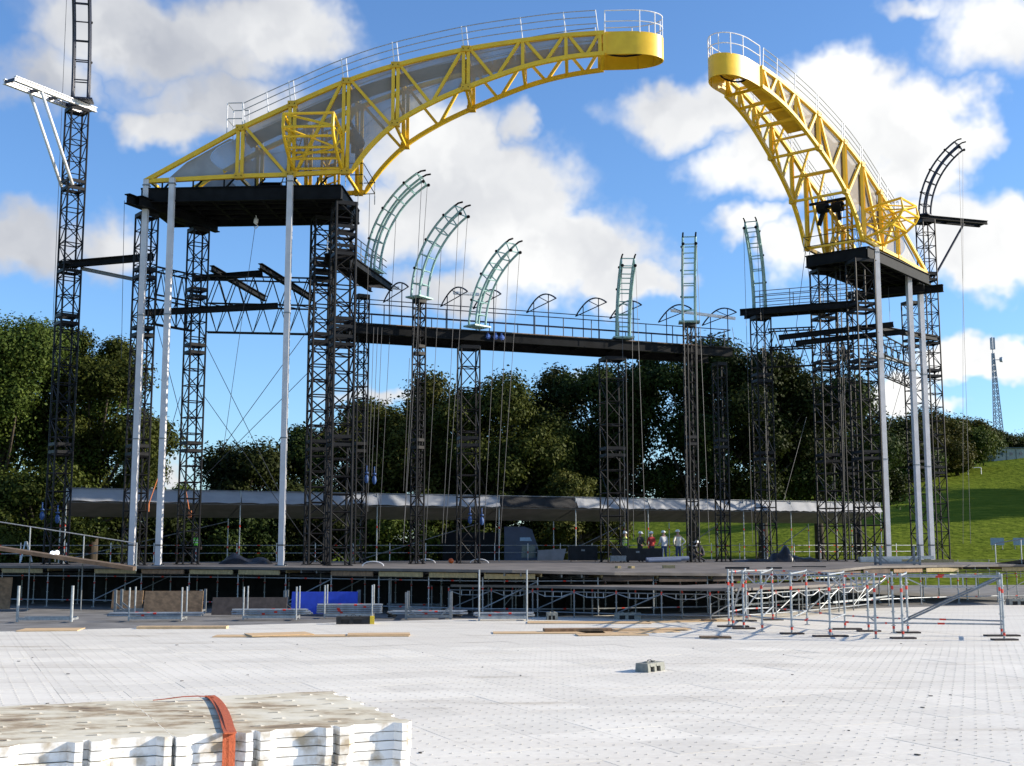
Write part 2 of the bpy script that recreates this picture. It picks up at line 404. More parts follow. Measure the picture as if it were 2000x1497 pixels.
# ------------------------------------------------------------------ stage: deck on scaffold
EDGE = [(-260, 1104), (-60, 1105), (150, 1106), (330, 1107), (500, 1108), (680, 1110), (860, 1112), (1000, 1114), (1200, 1118.5), (1410, 1120.5), (1560, 1118), (1640, 1112), (1700, 1106), (1830, 1104), (1950, 1103), (2150, 1102)]
LIP = [(-999, 1.9), (860, 1.9), (1000, 1.88), (1200, 1.77), (1410, 1.69), (1560, 1.71), (1640, 1.81), (1700, 1.9), (9999, 1.9)]     # the front of the stage is raked down a little
def lip(x):
    for (a, za), (b, zb) in zip(LIP[:-1], LIP[1:]):
        if a <= x <= b: return za + (zb - za) * (x - a) / (b - a)
EP = [atZ(x, y, lip(x)) for x, y in EDGE]
CAN0 = Vector((-24, 66.5, 0))          # left end of the tarpaulin canopy, which runs along u
def along(pts, step):
    """points every step metres along a polyline, with direction"""
    out = []; carry = 0
    for a, b in zip(pts[:-1], pts[1:]):
        d = (b - a); Lh = d.length; t = carry
        while t < Lh:
            out.append((a + d * (t / Lh), d / Lh)); t += step
        carry = t - Lh
    return out
def std_mesh(h, r=.03, bands=(.72,), name='standard'):
    mb = MB(); mb.tube((0, 0, 0.03), (0, 0, h), r, 8)
    for z in bands: mb.tube((0, 0, h * z - .06), (0, 0, h * z + .06), r + .004, 8, mi=1)
    for z in (.25, .7, 1.2, 1.65):
        if z < h - .05: mb.tube((0, 0, z - .012), (0, 0, z + .012), r * 2.0, 8)
    mb.box((0, 0, .012), (.16, .16, .024)); mb.tube((0, 0, 0.02), (0, 0, .2), r * .8, 6)
    return mb
def copies(src, parent, loc, rot=(0, 0, 0)):
    o = src.copy(); COL.objects.link(o); o.parent = parent; o.location = vv(loc) - OFF.get(parent, Vector()); o.rotation_euler = rot; return o
stage = thing('stage', 'long grey plywood stage deck on scaffold legs across the picture', 'stage', (5, 60, 0))
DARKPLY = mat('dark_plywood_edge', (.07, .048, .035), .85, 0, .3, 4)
def build_stage():
    n = len(EP); vb = to_uv(CAN0)[1] + 5; bk = [S(to_uv(p)[0], vb) for p in EP]
    mid = [p + (q - p) * .22 for p, q in zip(EP, bk)]
    for p in bk + mid: p.z = DECK
    mb = MB(); dn = Vector((0, 0, .11))
    mb.strip(EP, mid); mb.strip(mid, bk); mb.strip([p - dn for p in mid], [p - dn for p in EP]); mb.strip([p - dn for p in bk], [p - dn for p in mid])
    mb.strip([p - dn for p in EP], EP); mb.strip(bk, [p - dn for p in bk]); mb.quad(EP[0], mid[0], mid[0] - dn, EP[0] - dn); mb.quad(EP[-1], EP[-1] - dn, mid[-1] - dn, mid[-1])
    mb.build('deck', DECKM, stage)
    inn = lambda p, d, k: p + Vector((-d.y, d.x, 0)) * k
    # legs, rails and braces along the front
    sm = None
    for row, k in enumerate((.35, 2.9, 5.4)):
        pts = along(EP, 2.57)
        for n, (p, d) in enumerate(pts):
            q = inn(p, d, k); q.z = -.045
            if sm is None:
                sm = std_mesh(1.62).build('standard', [GALV, RED], stage); sm.location = q - OFF[stage]; 
                sm.data.transform(Matrix.Translation(OFF[stage]))
            else: copies(sm, stage, q)
            if n + 1 < len(pts):
                q2 = inn(pts[n + 1][0], pts[n + 1][1], k)
                for z in ((1.42, .28) if row == 0 else (1.45,)):
                    m2 = MB(); a = Vector((q.x, q.y, z)); b = Vector((q2.x, q2.y, z)); m2.tube(a, b, .026, 6)
                    if row == 0: c = a.lerp(b, .42); e = a.lerp(b, .47); m2.tube(c, e, .031, 6, mi=1)
                    m2.build('ledger', [GALV if row == 0 else GALVD, RED], stage)
                if n % 4 == 1 and row < 2:
                    m2 = MB(); m2.tube(Vector((q.x, q.y, .3)), Vector((q2.x, q2.y, 1.4)), .026, 6); m2.build('brace', GALV, stage)
    # timber boards under the deck lip
    pts = along(EP, 2.57)
    for n, (p, d) in enumerate(pts[:-1]):
        if n % 5 == 4: continue
        p2, d2 = pts[n + 1]; a = inn(p, d, .12); b = inn(p2, d2, .12)
        e = (b - a) * .06; a = a + e; b = b - e; a.z = b.z = min(p.z, p2.z) - .24
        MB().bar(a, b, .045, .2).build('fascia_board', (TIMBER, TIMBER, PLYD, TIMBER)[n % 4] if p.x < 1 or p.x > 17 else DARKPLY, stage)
    # joists seen under the lip
    for n, (p, d) in enumerate(along(EP, .86)):
        a = inn(p, d, .25); b = inn(p, d, 2.6); a.z = b.z = p.z - .19
        MB().bar(a, b, .06, .13).build('joist', GALVD if n % 3 else TIMBER, stage)
    # black sheet added to block light and keep the space under the deck dark
    mb = MB(); pa = []; pb = []
    for n, (p, d) in enumerate(along(EP, .5)):
        if p.x > 16.5: break
        q = inn(p, d, 6.4 + .09 * math.sin(n * 1.9)); pa.append(Vector((q.x, q.y, .0))); pb.append(Vector((q.x, q.y, 1.78)))
    mb.strip(pa, pb); mb.build('added_shade_sheet', DARK, stage)
build_stage()

# lower half-round apron deck in front of the stage
apron = thing('lower_apron_deck', 'low curved grey deck on scaffold frames in front of the stage centre', 'stage', atZ(1150, 1196, 0))
def build_apron():
    e = [atZ(x, y, 1.25) for x, y in ((880, 1142), (980, 1143), (1100, 1145), (1200, 1147), (1320, 1149), (1430, 1150), (1530, 1146), (1640, 1140), (1720, 1134))]
    mb = MB(); bk = [p + SV * 4.2 + SU * .5 for p in e]
    for k in range(len(e) - 1):
        for z in (0, -.1):
            q = [e[k], e[k + 1], bk[k + 1], bk[k]]; q = [p + Vector((0, 0, z)) for p in q]; mb.poly(q if z == 0 else q[::-1])
        mb.quad(e[k] - Vector((0, 0, .1)), e[k + 1] - Vector((0, 0, .1)), e[k + 1], e[k])
    mb.build('deck', DECKM, apron)
    pts = along(e, 1.9); sm = None
    for n, (p, d) in enumerate(pts):
        for k in (.2, 2.2):
            q = p + SV * k; q.z = -.045
            if sm is None:
                sm = std_mesh(1.2, .03, (.9,)).build('standard', [GALVD, RED], apron); sm.location = q - OFF[apron]; sm.data.transform(Matrix.Translation(OFF[apron]))
            else: copies(sm, apron, q)
        if n + 1 < len(pts):
            a = p + SV * .2; b = pts[n + 1][0] + SV * .2
            for z in (1.02, .2): m2 = MB(); m2.tube(Vector((a.x, a.y, z)), Vector((b.x, b.y, z)), .026, 6); m2.build('ledger', GALVD, apron)
            m2 = MB()
            m2.path([Vector((a.lerp(b, t).x, a.lerp(b, t).y, z)) for t, z in ((.0, 1.0), (.3, .82), (.7, .82), (1, 1.0))], .02, 6)
            for t in (.3, .5, .7):
                c = a.lerp(b, t); m2.bar((c.x, c.y, .8), (c.x, c.y, 1.02), .03)
            m2.build('truss_ledger', GALV, apron)
            if n % 2 == 0: m2 = MB(); m2.tube(Vector((a.x, a.y, .22)), Vector((b.x, b.y, 1.0)), .026, 6); m2.build('brace', GALVD, apron)
build_apron()

# rail along the back of the stage
def build_back_rail():
    r = thing('back_guard_rail', 'two-bar tube guard rail along the rear edge of the stage', 'railing', CAN0 + SV * 3.6 + Vector((0, 0, DECK)))
    pm = None
    for n in range(32):
        p = CAN0 - SU * 14 + SU * (n * 2.4) + SV * 3.6; p.z = DECK
        if pm is None:
            mb = MB(); mb.tube((0, 0, 0), (0, 0, 1.12), .028, 6); mb.tube((0, 0, .45), (0, 0, .6), .033, 6, mi=1)
            pm = mb.build('post', [WHITEPOST, RED], r); pm.data.transform(Matrix.Translation(OFF[r])); pm.location = p - OFF[r]
        else: copies(pm, r, p)
    for z in (.52, .98):
        for n in range(16):
            a = CAN0 - SU * 14 + SU * (n * 4.8) + SV * 3.6; b = a + SU * 4.75
            mb = MB(); mb.tube((a.x, a.y, DECK + z), (b.x, b.y, DECK + z), .026, 6); mb.tube((a + SU * 1.2 + Vector((0, 0, DECK + z)))[:], (a + SU * 1.4 + Vector((0, 0, DECK + z)))[:], .03, 6, mi=1)
            mb.build('rail', [GALV, RED], r)
build_back_rail()

# ------------------------------------------------------------------ lattice towers
def px2X(px, py, Y): r = ray(px, py); return r[0] / r[1] * Y
def tower(label, X, Y, z0, z1, w, yaw, collars, panel=None, cr=.052, br=.029, name='lattice_tower', m=TOWER, ph=0):
    t = thing(name, label, 'tower', (X, Y, z0), 'lattice towers of the stage set')
    R = Matrix.Rotation(rad(yaw), 3, 'Z'); h = w / 2; C = Vector((X, Y, 0))
    cs = [C + R @ Vector((sx * h, sy * h, 0)) for sx, sy in ((-1, -1), (1, -1), (1, 1), (-1, 1))]
    for c in cs:
        mb = MB(); mb.tube((c.x, c.y, z0), (c.x, c.y, z1), cr, 6)
        mb.box((c.x, c.y, z0 + .02), (.22, .22, .04)); mb.build('chord', m, t)
    panel = panel or w * 1.02
    n = max(2, round((z1 - z0) / panel)); dz = (z1 - z0) / n
    mb = MB()
    for k in range(n):
        za, zb = z0 + k * dz, z0 + (k + 1) * dz
        for f in range(4):
            a, b = cs[f], cs[(f + 1) % 4]
            up = (k + f + ph) % 2
            p, q = (a, b) if up else (b, a)
            mb.tube((p.x, p.y, za), (q.x, q.y, zb), br, 4, caps=False)
            mb.tube((a.x, a.y, za), (b.x, b.y, za), br, 4, caps=False)
        if k % 3 == 0: mb.tube((cs[0].x, cs[0].y, za), (cs[2].x, cs[2].y, za), br, 4, caps=False)
    o = mb.build('bracing', m, t); o['kind'] = 'stuff'
    for z in collars:
        for dz2 in (-.2, .2):
            mb = MB()
            for f in range(4):
                a, b = cs[f], cs[(f + 1) % 4]; mb.bar((a.x, a.y, z + dz2), (b.x, b.y, z + dz2), .07, .16)
            mb.build('splice_frame', m, t)
    mb = MB()
    for f in range(4):
        a, b = cs[f], cs[(f + 1) % 4]; mb.bar((a.x, a.y, z1 - .1), (b.x, b.y, z1 - .1), .1, .2)
    mb.build('head_frame', m, t)
    return t, cs
TW = {}
def TWR(key, label, px, py, Y, z1, w, yaw, collars, **k):
    TW[key] = (px2X(px, py, Y), Y); t, cs = tower(label, TW[key][0], Y, DECK, z1, w, yaw, collars, **k); TW[key + 'c'] = cs; TW[key + 't'] = t; return t
tl0 = TWR('TL0', 'tall black lattice tower at the far left carrying the white strutted outrigger', 138, 480, 64, 26.3, .92, 40, (22.0, 17.5, 14.7, 7.9))
TWR('TL1', 'black lattice tower behind the leftmost white post', 287, 430, 61.4, 19.74, .86, 38, (16.6, 13.6, 7.6))
TWR('TL2', 'black lattice tower under the far corner of the left platform', 387, 480, 64.4, 19.74, .84, 38, (16.2, 13.2, 8.0))
TWR('AL', 'sunlit lattice tower under the right front corner of the left platform', 667, 700, 60.7, 20.1, 1.02, 22, (18.6, 17.6, 13.9, 13.0, 8.0), panel=.85, cr=.068, br=.036)
TWR('BL', 'dark lattice tower close behind, left of the sunlit corner tower of the left platform', 625, 700, 63.5, 20.1, 1.0, 22, (17.6, 16.8, 13.6, 8.0), panel=.8, ph=1, cr=.068, br=.036)
TWR('T705', 'slim lattice tower just right of the left tower pair', 705, 700, 67.2, 16.7, .62, 30, (14.8, 8.2))
TWR('T818', 'slim lattice tower carrying the second curved teal rib from the left', 818, 700, 66, 16.2, .5, 40, (13.4, 8.3))
TWR('T915', 'broad lattice tower under the bridge beneath the third teal rib', 915, 800, 68.4, 14.0, 1.05, 14, (8.6,), panel=1.2)
TWR('T1195', 'broad lattice tower under the bridge beneath the fourth teal rib', 1197, 800, 72.0, 13.9, 1.22, 16, (8.3,), panel=1.3)
TWR('T1347', 'slim lattice tower carrying the straight-looking fifth teal rib', 1349, 800, 72.3, 16.0, .52, 20, (9.0,), panel=.9)
TWR('T1408', 'slim lattice tower under the right end of the bridge', 1408, 850, 74.6, 14.0, .62, 20, (9.0,), panel=.9)
TWR('T1490', 'lattice tower under the walkway with the sixth teal rib', 1490, 800, 78, 17.5, .98, 12, (13.5, 8.5), panel=1.1)
TWR('AR', 'sunlit lattice tower under the front corner of the right platform', 1690, 800, 74.6, 20.4, 1.25, 12, (17.4, 13.9, 8.3), panel=1.1, cr=.062, br=.033)
TWR('BR', 'lattice tower under the left corner of the right platform', 1616, 800, 77.2, 20.4, 1.2, 12, (17.4, 14.2, 8.3), panel=1.1, ph=1, cr=.062, br=.033)
TWR('TR2', 'dark lattice tower under the rear corner of the right platform', 1655, 800, 85.5, 19.5, .84, 12, (16.2, 8.0))
TWR('TR1', 'slim lattice tower behind the two right-hand white posts', 1783, 700, 83.2, 19.5, .86, 20, (16.6, 8.3))
tr0 = TWR('TR0', 'tall lattice tower at the far right carrying the black raking boom', 1809, 480, 84.5, 25.6, .92, 12, (21.5, 17.0, 14.7, 8.0))

# outrigger of the far left tower: two beams, cross ties and two white struts
def outrigger_left():
    c = Vector((TW['TL0'][0], 64, 0)); z = 26.45
    far = atY(18, 163, 60.2); d = Vector((far.x - c.x, far.y - c.y, 0)); Ld = d.length; d.normalize(); n = Vector((-d.y, d.x, 0))
    for s in (-.42, .42):
        a = c - d * .9 + n * s; b = c + d * Ld + n * s
        MB().ibeam((a.x, a.y, z), (b.x, b.y, z), .2, .26).build('outrigger_beam', WHITEPOST, tl0)
    for k in (-.8, .4, 1.5, 2.7, Ld - .1):
        a = c + d * k - n * .42; b = c + d * k + n * .42
        MB().bar((a.x, a.y, z), (b.x, b.y, z), .1, .16).build('cross_tie', DARKBLUE, tl0)
    for s in (-.42, .42):
        a = c + d * (Ld * .62) + n * s; b = c + d * .42 + n * s
        MB().tube((a.x, a.y, z - .15), (b.x, b.y, 21.9), .085, 8).build('strut', WHITEPOST, tl0, True)
outrigger_left()
def outrigger_right():
    c = Vector((TW['TR0'][0], 84.5, 0)); z = 25.75; e = atY(1920, 420, 86.0); d = Vector((e.x - c.x, e.y - c.y, 0)); Ld = d.length; d.normalize(); n = Vector((-d.y, d.x, 0))
    for s in (-.4, .4):
        a = c - d * .6 + n * s; b = c + d * Ld + n * s
        MB().ibeam((a.x, a.y, z), (b.x, b.y, z), .2, .26).build('outrigger_beam', BLACK, tr0)
    for k in (-.5, .5, 2, Ld - .1):
        a = c + d * k - n * .4; b = c + d * k + n * .4; MB().bar((a.x, a.y, z), (b.x, b.y, z), .1, .16).build('cross_tie', BLACK, tr0)
    a = c + d * (Ld * .66); b = c + d * .5
    MB().tube((a.x, a.y, z - .1), (b.x, b.y, 21.5), .085, 8).build('strut', DARKBLUE, tr0)
outrigger_right()

# ------------------------------------------------------------------ crane arms
CLp = Vector((-8.025, 60, 0)); CRp = Vector((21.454, 73.575, 0))
TOPN = [(-10.68, 21.24), (-5.80, 23.95), (-3.15, 25.15), (-.45, 26.29), (2.15, 27.1), (5.70, 27.85), (8.58, 28.24), (10.77, 28.46), (12.7, 28.54)]
BOTN = [(-10.68, 21.24), (-5.80, 21.42), (-3.15, 21.45), (-.05, 21.58), (.79, 22.76), (2.1, 24.0), (3.76, 24.98), (5.70, 25.82), (8.58, 26.83), (10.77, 27.29), (12.7, 27.46)]
def lin(pts, s):
    for (a, za), (b, zb) in zip(pts[:-1], pts[1:]):
        if a <= s <= b: return za + (zb - za) * (s - a) / (b - a)
    return pts[-1][1] if s > pts[-1][0] else pts[0][1]
def smooth_pts(pts, sub=4):
    """Catmull-Rom through the profile"""
    out = []
    for i in range(len(pts) - 1):
        p0 = pts[max(i - 1, 0)]; p1 = pts[i]; p2 = pts[i + 1]; p3 = pts[min(i + 2, len(pts) - 1)]
        for k in range(sub):
            t = k / sub
            out.append(tuple(.5 * (2 * b + (c - a) * t + (2 * a - 5 * b + 4 * c - d) * t * t + (3 * b - a - 3 * c + d) * t ** 3) for a, b, c, d in zip(p0, p1, p2, p3)))
    out.append(pts[-1]); return out
TOPS = [TOPN[0]] + smooth_pts(TOPN[1:], 4)
BOTS = BOTN[:3] + smooth_pts(BOTN[3:], 4)
SCRIM = bpy.data.materials.new('grey_scrim'); SCRIM.use_nodes = True
def scrim_mat():
    t = SCRIM.node_tree; o = t.nodes['Material Output']; t.nodes.remove(t.nodes['Principled BSDF'])
    d = t.nodes.new('ShaderNodeBsdfDiffuse'); d.inputs[0].default_value = (.30, .27, .24, 1); tr = t.nodes.new('ShaderNodeBsdfTransparent'); m = t.nodes.new('ShaderNodeMixShader')
    nz = t.nodes.new('ShaderNodeTexNoise'); nz.inputs['Scale'].default_value = .9; nz.inputs['Detail'].default_value = 5; tc = t.nodes.new('ShaderNodeTexCoord'); t.links.new(tc.outputs['Object'], nz.inputs[0])
    mr = t.nodes.new('ShaderNodeMapRange'); mr.inputs['From Min'].default_value = .3; mr.inputs['From Max'].default_value = .7; mr.inputs['To Min'].default_value = .68; mr.inputs['To Max'].default_value = .88; t.links.new(nz.outputs['Fac'], mr.inputs['Value'])
    t.links.new(mr.outputs[0], m.inputs[0]); t.links.new(tr.outputs[0], m.inputs[1]); t.links.new(d.outputs[0], m.inputs[2]); t.links.new(m.outputs[0], o.inputs[0])
scrim_mat()
SCRIMD = mat('scrim_fabric_dense', (.30, .31, .33), .8, 0, .1, 1.5)
AW = 3.75
def crane_arm(label, base, yaw, side):
    """s along the arm, w from the audience-side truss (0) to the rear truss (AW); side mirrors it"""
    A = rad(yaw); a = Vector((math.cos(A), math.sin(A), 0)); n = Vector((-a.y, a.x, 0)) * side
    root = thing('crane_arm', label, 'crane', (base.x, base.y, 21.2), 'yellow crane arms')
    def Q(s, w, z):   # the rear truss closes in on the front one towards the tip
        if w > 0: w *= 1 - .43 * min(1, max(0, s / 12.7))
        return base + a * s + n * w + Vector((0, 0, z))
    cb = .24
    for w in (0, AW):
        m = MB(); m.path([Q(s, w, z) for s, z in TOPS], cb * .62, 4, ph=math.pi / 4); m.build('top_chord', YELLOW, root)
        m = MB(); m.path([Q(s, w, z) for s, z in BOTS], cb * .62, 4, ph=math.pi / 4); m.build('bottom_chord', YELLOW, root)
        for s, dbl in ((-5.8, 1), (-3.15, 1), (-.40, 1), (2.12, 1), (5.70, 1), (8.58, 0), (10.77, 0), (12.6, 1)):
            for o in ((-.12, .12) if dbl else (0,)):
                m = MB(); m.bar(Q(s + o, w, lin(BOTS, s + o)), Q(s + o, w, lin(TOPS, s + o)), .17, .17); m.build('upright', YELLOW, root)
        dg = [(-5.6, 1, -3.35, 0), (-2.95, 0, -.65, 1), (-.2, 1, 1.95, 0), (2.3, 1, 3.9, 0), (4.0, 0, 5.5, 1), (5.9, 1, 7.1, 0), (7.3, 0, 8.45, 1), (8.7, 1, 9.65, 0), (9.75, 0, 10.65, 1), (10.9, 1, 11.7, 0), (11.8, 0, 12.45, 1)]
        for s0, u0, s1, u1 in dg:
            m = MB(); m.bar(Q(s0, w, lin(TOPS if u0 else BOTS, s0)), Q(s1, w, lin(TOPS if u1 else BOTS, s1)), .15, .15); m.build('diagonal', YELLOW, root)
        for s, dbl in ((-5.8, 1), (-3.15, 1), (-.40, 1), (2.12, 1), (5.70, 1)):   # bolted joint plates
            for z in (lin(BOTS, s), lin(TOPS, s)):
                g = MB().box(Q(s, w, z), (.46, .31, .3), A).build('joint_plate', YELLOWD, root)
                for o in (-.13, .13): MB().ball(Q(s + o, w - .16 if w == 0 else w + .16, z), .03).build('bolt', BLACK, g)
        # scrim panels between the uprights, set just inside the truss
        wi = w + (.13 if w == 0 else -.13)
        for s0, s1 in () if w else ((-5.68, -3.27), (-3.03, -.52), (-.28, 2.0), (2.24, 5.58), (5.82, 8.5), (8.66, 10.7), (10.84, 12.48)):
            ks = [s0 + (s1 - s0) * k / 6 for k in range(7)]
            m = MB(); m.strip([Q(s, wi, lin(BOTS, s) + .1) for s in ks], [Q(s, wi, lin(TOPS, s) - .1) for s in ks]); m.build('scrim_panel', SCRIM, root)
            for f in (.36, .70):
                m = MB(); m.path([Q(s, wi + .02, lin(BOTS, s) * (1 - f) + lin(TOPS, s) * f) for s in ks], .012, 5); m.build('scrim_batten', BLACK, root)
        # tail sail: opaque cloth with a round cut
        ts = [-9.6 + k * .3 for k in range(10)]
        m = MB(); cut = [(-5.95, 21.55)]
        edge = [(-6.15 - 1.35 * math.sin(math.pi * k / 8) ** .8 * .9, 21.6 + (23.4 - 21.6) * k / 8) for k in range(9)]
        prof = [(-9.4, 21.45)] + edge
        topc = [(s, lin(TOPS, s) - .16) for s in (-6.4, -7.2, -8.0, -8.6)]
        m.poly([Q(s, wi, z) for s, z in [(-9.5, 21.42), (-8.0, 21.48), (-6.6, 21.5)] + edge[1:] + topc + [(-9.0, lin(TOPS, -9.0) - .3)]]); m.build('tail_sail', SCRIMD, root)
        m = MB(); m.poly([Q(s, wi + (.03 if w == 0 else -.03), z) for s, z in [(-5.95, 21.5)] + edge + [(-5.95, 23.7)]]); m.build('scrim_panel', SCRIM, root)
    # cross members
    for s in (-10.5, -5.8, -3.15, -.4, 2.12, 5.7, 8.58, 10.77, 12.6):
        m = MB(); m.bar(Q(s, 0, lin(TOPS, s)), Q(s, AW, lin(TOPS, s)), .14, .14); m.build('cross_member', YELLOW, root)
        if s > -6:
            zb = lin(BOTS, s); m = MB(); m.bar(Q(s, 0, zb), Q(s, AW, zb), .14, .14); m.build('cross_member', YELLOW, root)
        if -4 < s < 9:
            zb, zt = lin(BOTS, s), lin(TOPS, s)
            for p, q in (((0, zb), (AW * .34, zt)), ((AW, zb), (AW * .66, zt))):
                m = MB(); m.bar(Q(s, p[0], p[1]), Q(s, q[0], q[1]), .11, .11); m.build('sway_brace', YELLOW, root)
            m = MB(); m.bar(Q(s, .1, (zb + zt) / 2), Q(s, AW - .1, (zb + zt) / 2), .12, .12); m.build('cross_member', YELLOW, root)
    # walkway soffit: dull grating along the rear two thirds, ribbed yellow sheet near the tip
    ks = [-5.6 + k * .6 for k in range(20)]
    m = MB()
    for k0, k1 in zip(ks[:-1], ks[1:]):
        m.hexa([Q(k0, .3, lin(TOPS, k0) - .72), Q(k1, .3, lin(TOPS, k1) - .72), Q(k1, 1.3, lin(TOPS, k1) - .72), Q(k0, 1.3, lin(TOPS, k0) - .72), Q(k0, .3, lin(TOPS, k0) - .40), Q(k1, .3, lin(TOPS, k1) - .40), Q(k1, 1.3, lin(TOPS, k1) - .40), Q(k0, 1.3, lin(TOPS, k0) - .40)])
    m.build('walkway', mat('walkway_grey', (.10, .095, .09), .7), root)
    k = 5.85; zf = lambda s: lin(BOTS, s) * .42 + lin(TOPS, s) * .58
    while k < 12.6:
        e = min(12.62, k + .56)
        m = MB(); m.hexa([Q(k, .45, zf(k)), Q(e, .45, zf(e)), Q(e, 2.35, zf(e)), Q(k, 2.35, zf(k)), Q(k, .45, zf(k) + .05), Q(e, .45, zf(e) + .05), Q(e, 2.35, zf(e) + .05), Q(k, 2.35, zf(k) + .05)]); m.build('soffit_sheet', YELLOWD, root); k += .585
    # pod: rounded band, floor inside, two-ring rail
    R = AW / 2; s0, zb, zt = 12.72, 27.42, 28.62
    out = [(s0, 0), (s0 + 1.15, 0)] + [(s0 + 1.15 + R * math.sin(math.pi * k / 18), R - R * math.cos(math.pi * k / 18)) for k in range(1, 18)] + [(s0 + 1.15, AW), (s0, AW)]
    def inset(l, d):
        cx, cw = s0 + 1.0, R; return [(cx + (s - cx) * (1 - d / R), cw + (w - cw) * (1 - d / R)) for s, w in l]
    inn = inset(out, .07); m = MB()
    m.strip([Q(s, w, zb) for s, w in out], [Q(s, w, zt) for s, w in out]); m.strip([Q(s, w, zb) for s, w in inn], [Q(s, w, zt) for s, w in inn])
    m.strip([Q(s, w, zt) for s, w in out], [Q(s, w, zt) for s, w in inn]); m.strip([Q(s, w, zb) for s, w in inn], [Q(s, w, zb) for s, w in out])
    pod = m.build('pod', YELLOW, root, True)
    md = pod.modifiers.new('split', 'EDGE_SPLIT'); md.split_angle = rad(40)
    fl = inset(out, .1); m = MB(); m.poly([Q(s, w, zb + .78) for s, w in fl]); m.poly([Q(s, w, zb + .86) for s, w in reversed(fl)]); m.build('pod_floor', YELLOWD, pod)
    for w in (.9, 1.8, 2.75):
        m = MB(); m.bar(Q(s0, w, zb + .7), Q(s0 + 2.4, w, zb + .7), .12, .12); m.build('floor_joist', YELLOWD, pod)
    m = MB(); m.path([Q(s0 + 1.1 + 1.0 * math.cos(t * math.pi / 8), R + 1.0 * math.sin(t * math.pi / 8), zb + .55) for t in range(16)], .05, 6, closed=True)
    for i in (2, 5, 8, 11, 14, 17, 20):
        s, w = inn[i]; m2 = MB(); m2.bar(Q(s, w, zb), Q(s, w, zb + .78), .07, .05); m2.build('wall_rib', YELLOWD, pod)
    m; m.build('ring_rail', BLACK, pod)
    rl = inset(out, .03)
    for z in (zt + .55, zt + 1.12):
        m = MB(); m.path([Q(s, w, z) for s, w in rl], .028, 6); m.build('guard_rail', WHITEPOST, pod)
    for i in (0, 3, 6, 9, 12, 15, 18):
        s, w = rl[i if i < len(rl) else -1]; m = MB(); m.tube(Q(s, w, zt - .05), Q(s, w, zt + 1.12), .032, 6); m.build('rail_post', WHITEPOST, pod)
    # guard rails on both top chords
    for w in (.05, AW - .05):
        for hgt in (.42, .78, 1.12):
            m = MB(); m.path([Q(s - .12 * hgt, w, lin(TOPS, s) + .12 + hgt) for s in [-5.6 + .75 * k for k in range(25)]], .024, 6); m.build('guard_rail', GALV, root)
        for s in (-5.6, -4.4, -3.15, -.45, 2.15, 5.7, 8.58, 10.77, 12.4):
            for o in ((-.12, .12) if s in (-3.15, -.45, 2.15, 5.7) else (0,)):
                m = MB(); m.tube(Q(s + o, w, lin(TOPS, s) + .08), Q(s + o - .13, w, lin(TOPS, s) + 1.26), .03, 6); m.build('rail_post', WHITEPOST, root)
    # little landing at the tail
    for s, w in ((-6.55, .1), (-6.55, 1.2), (-5.75, .1), (-5.75, 1.2)):
        m = MB(); m.tube(Q(s, w, 23.5), Q(s, w, 25.35), .03, 6); m.build('rail_post', WHITEPOST, root)
    for z in (24.5, 25.33):
        m = MB(); m.path([Q(-5.75, .1, z), Q(-6.55, .1, z), Q(-6.55, 1.2, z), Q(-5.75, 1.2, z)], .026, 6); m.build('guard_rail', GALV, root)
    # cage bracket on the audience side
    prof = [(0, 23.45), (-1.0, 23.62), (-2.35, 23.8), (-2.45, 23.1), (-2.2, 22.7), (-1.7, 22.3), (-1.0, 21.95), (-.1, 21.72)]
    for s in (-3.0, -.55):
        m = MB(); m.path([Q(s, w, z) for w, z in prof], .085, 6); m.build('cage_side', YELLOW, root)
        for p, q in (((0, 23.4), (-2.4, 23.1)), ((0, 22.6), (-1.7, 22.3)), ((0, 23.4), (-1.7, 22.3)), ((0, 22.6), (-1.0, 23.6)), ((-1.7, 22.3), (-1.0, 23.6))):
            m = MB(); m.tube(Q(s, *p), Q(s, *q), .05, 6); m.build('cage_stay', YELLOW, root)
    for w, z in prof[1:] + [(0, 22.6)]:
        m = MB(); m.tube(Q(-3.0, w, z), Q(-.55, w, z), .07, 6); m.build('cage_bar', YELLOW, root)
    for p, q in (((-3.0, -2.35, 23.8), (-.55, -1.0, 23.6)), ((-3.0, -2.45, 23.1), (-.55, -1.7, 22.3)), ((-.55, -2.45, 23.1), (-3.0, -2.35, 23.8)), ((-3.0, -1.0, 21.95), (-.55, -1.7, 22.3))):
        m = MB(); m.tube(Q(*p), Q(*q), .05, 6); m.build('cage_stay', YELLOW, root)
    # winch hung between the trusses, and its access ladder
    m = MB(); c = Q(.75, 1.6, 24.9)
    m.tube(Q(-.3, 1.3, 23.9), Q(-.3, 1.9, 23.9), .34, 12); m.tube(Q(-.3, 2.3, 24.0), Q(-.3, 2.9, 24.0), .36, 12); m.bar(Q(-.3, 1.2, 24.0), Q(-.3, 3.0, 24.0), .14); m.bar(Q(-.3, .3, 24.35), Q(-.3, 3.5, 24.35), .12, .16); m.bar(Q(-.3, 1.6, 23.7), Q(-.3, 1.5, 23.05), .2); m.bar(Q(-.3, 2.6, 23.7), Q(-.3, 2.9, 22.9), .22); m.bar(Q(-.3, 1.6, 24.0), Q(-.3, 1.6, 24.4), .1); m.bar(Q(-.3, 2.6, 24.0), Q(-.3, 2.6, 24.4), .1)
    m.build('winch', BLACK, root)
    for s, w in ((-1.9, 1.4), (-1.9, 2.4), (-1.2, 1.4), (-1.2, 2.4)):
        m = MB(); m.bar(Q(s, w, 21.3), Q(s, w, 24.6), .12, .12); m.build('mast_leg', YELLOW, root)
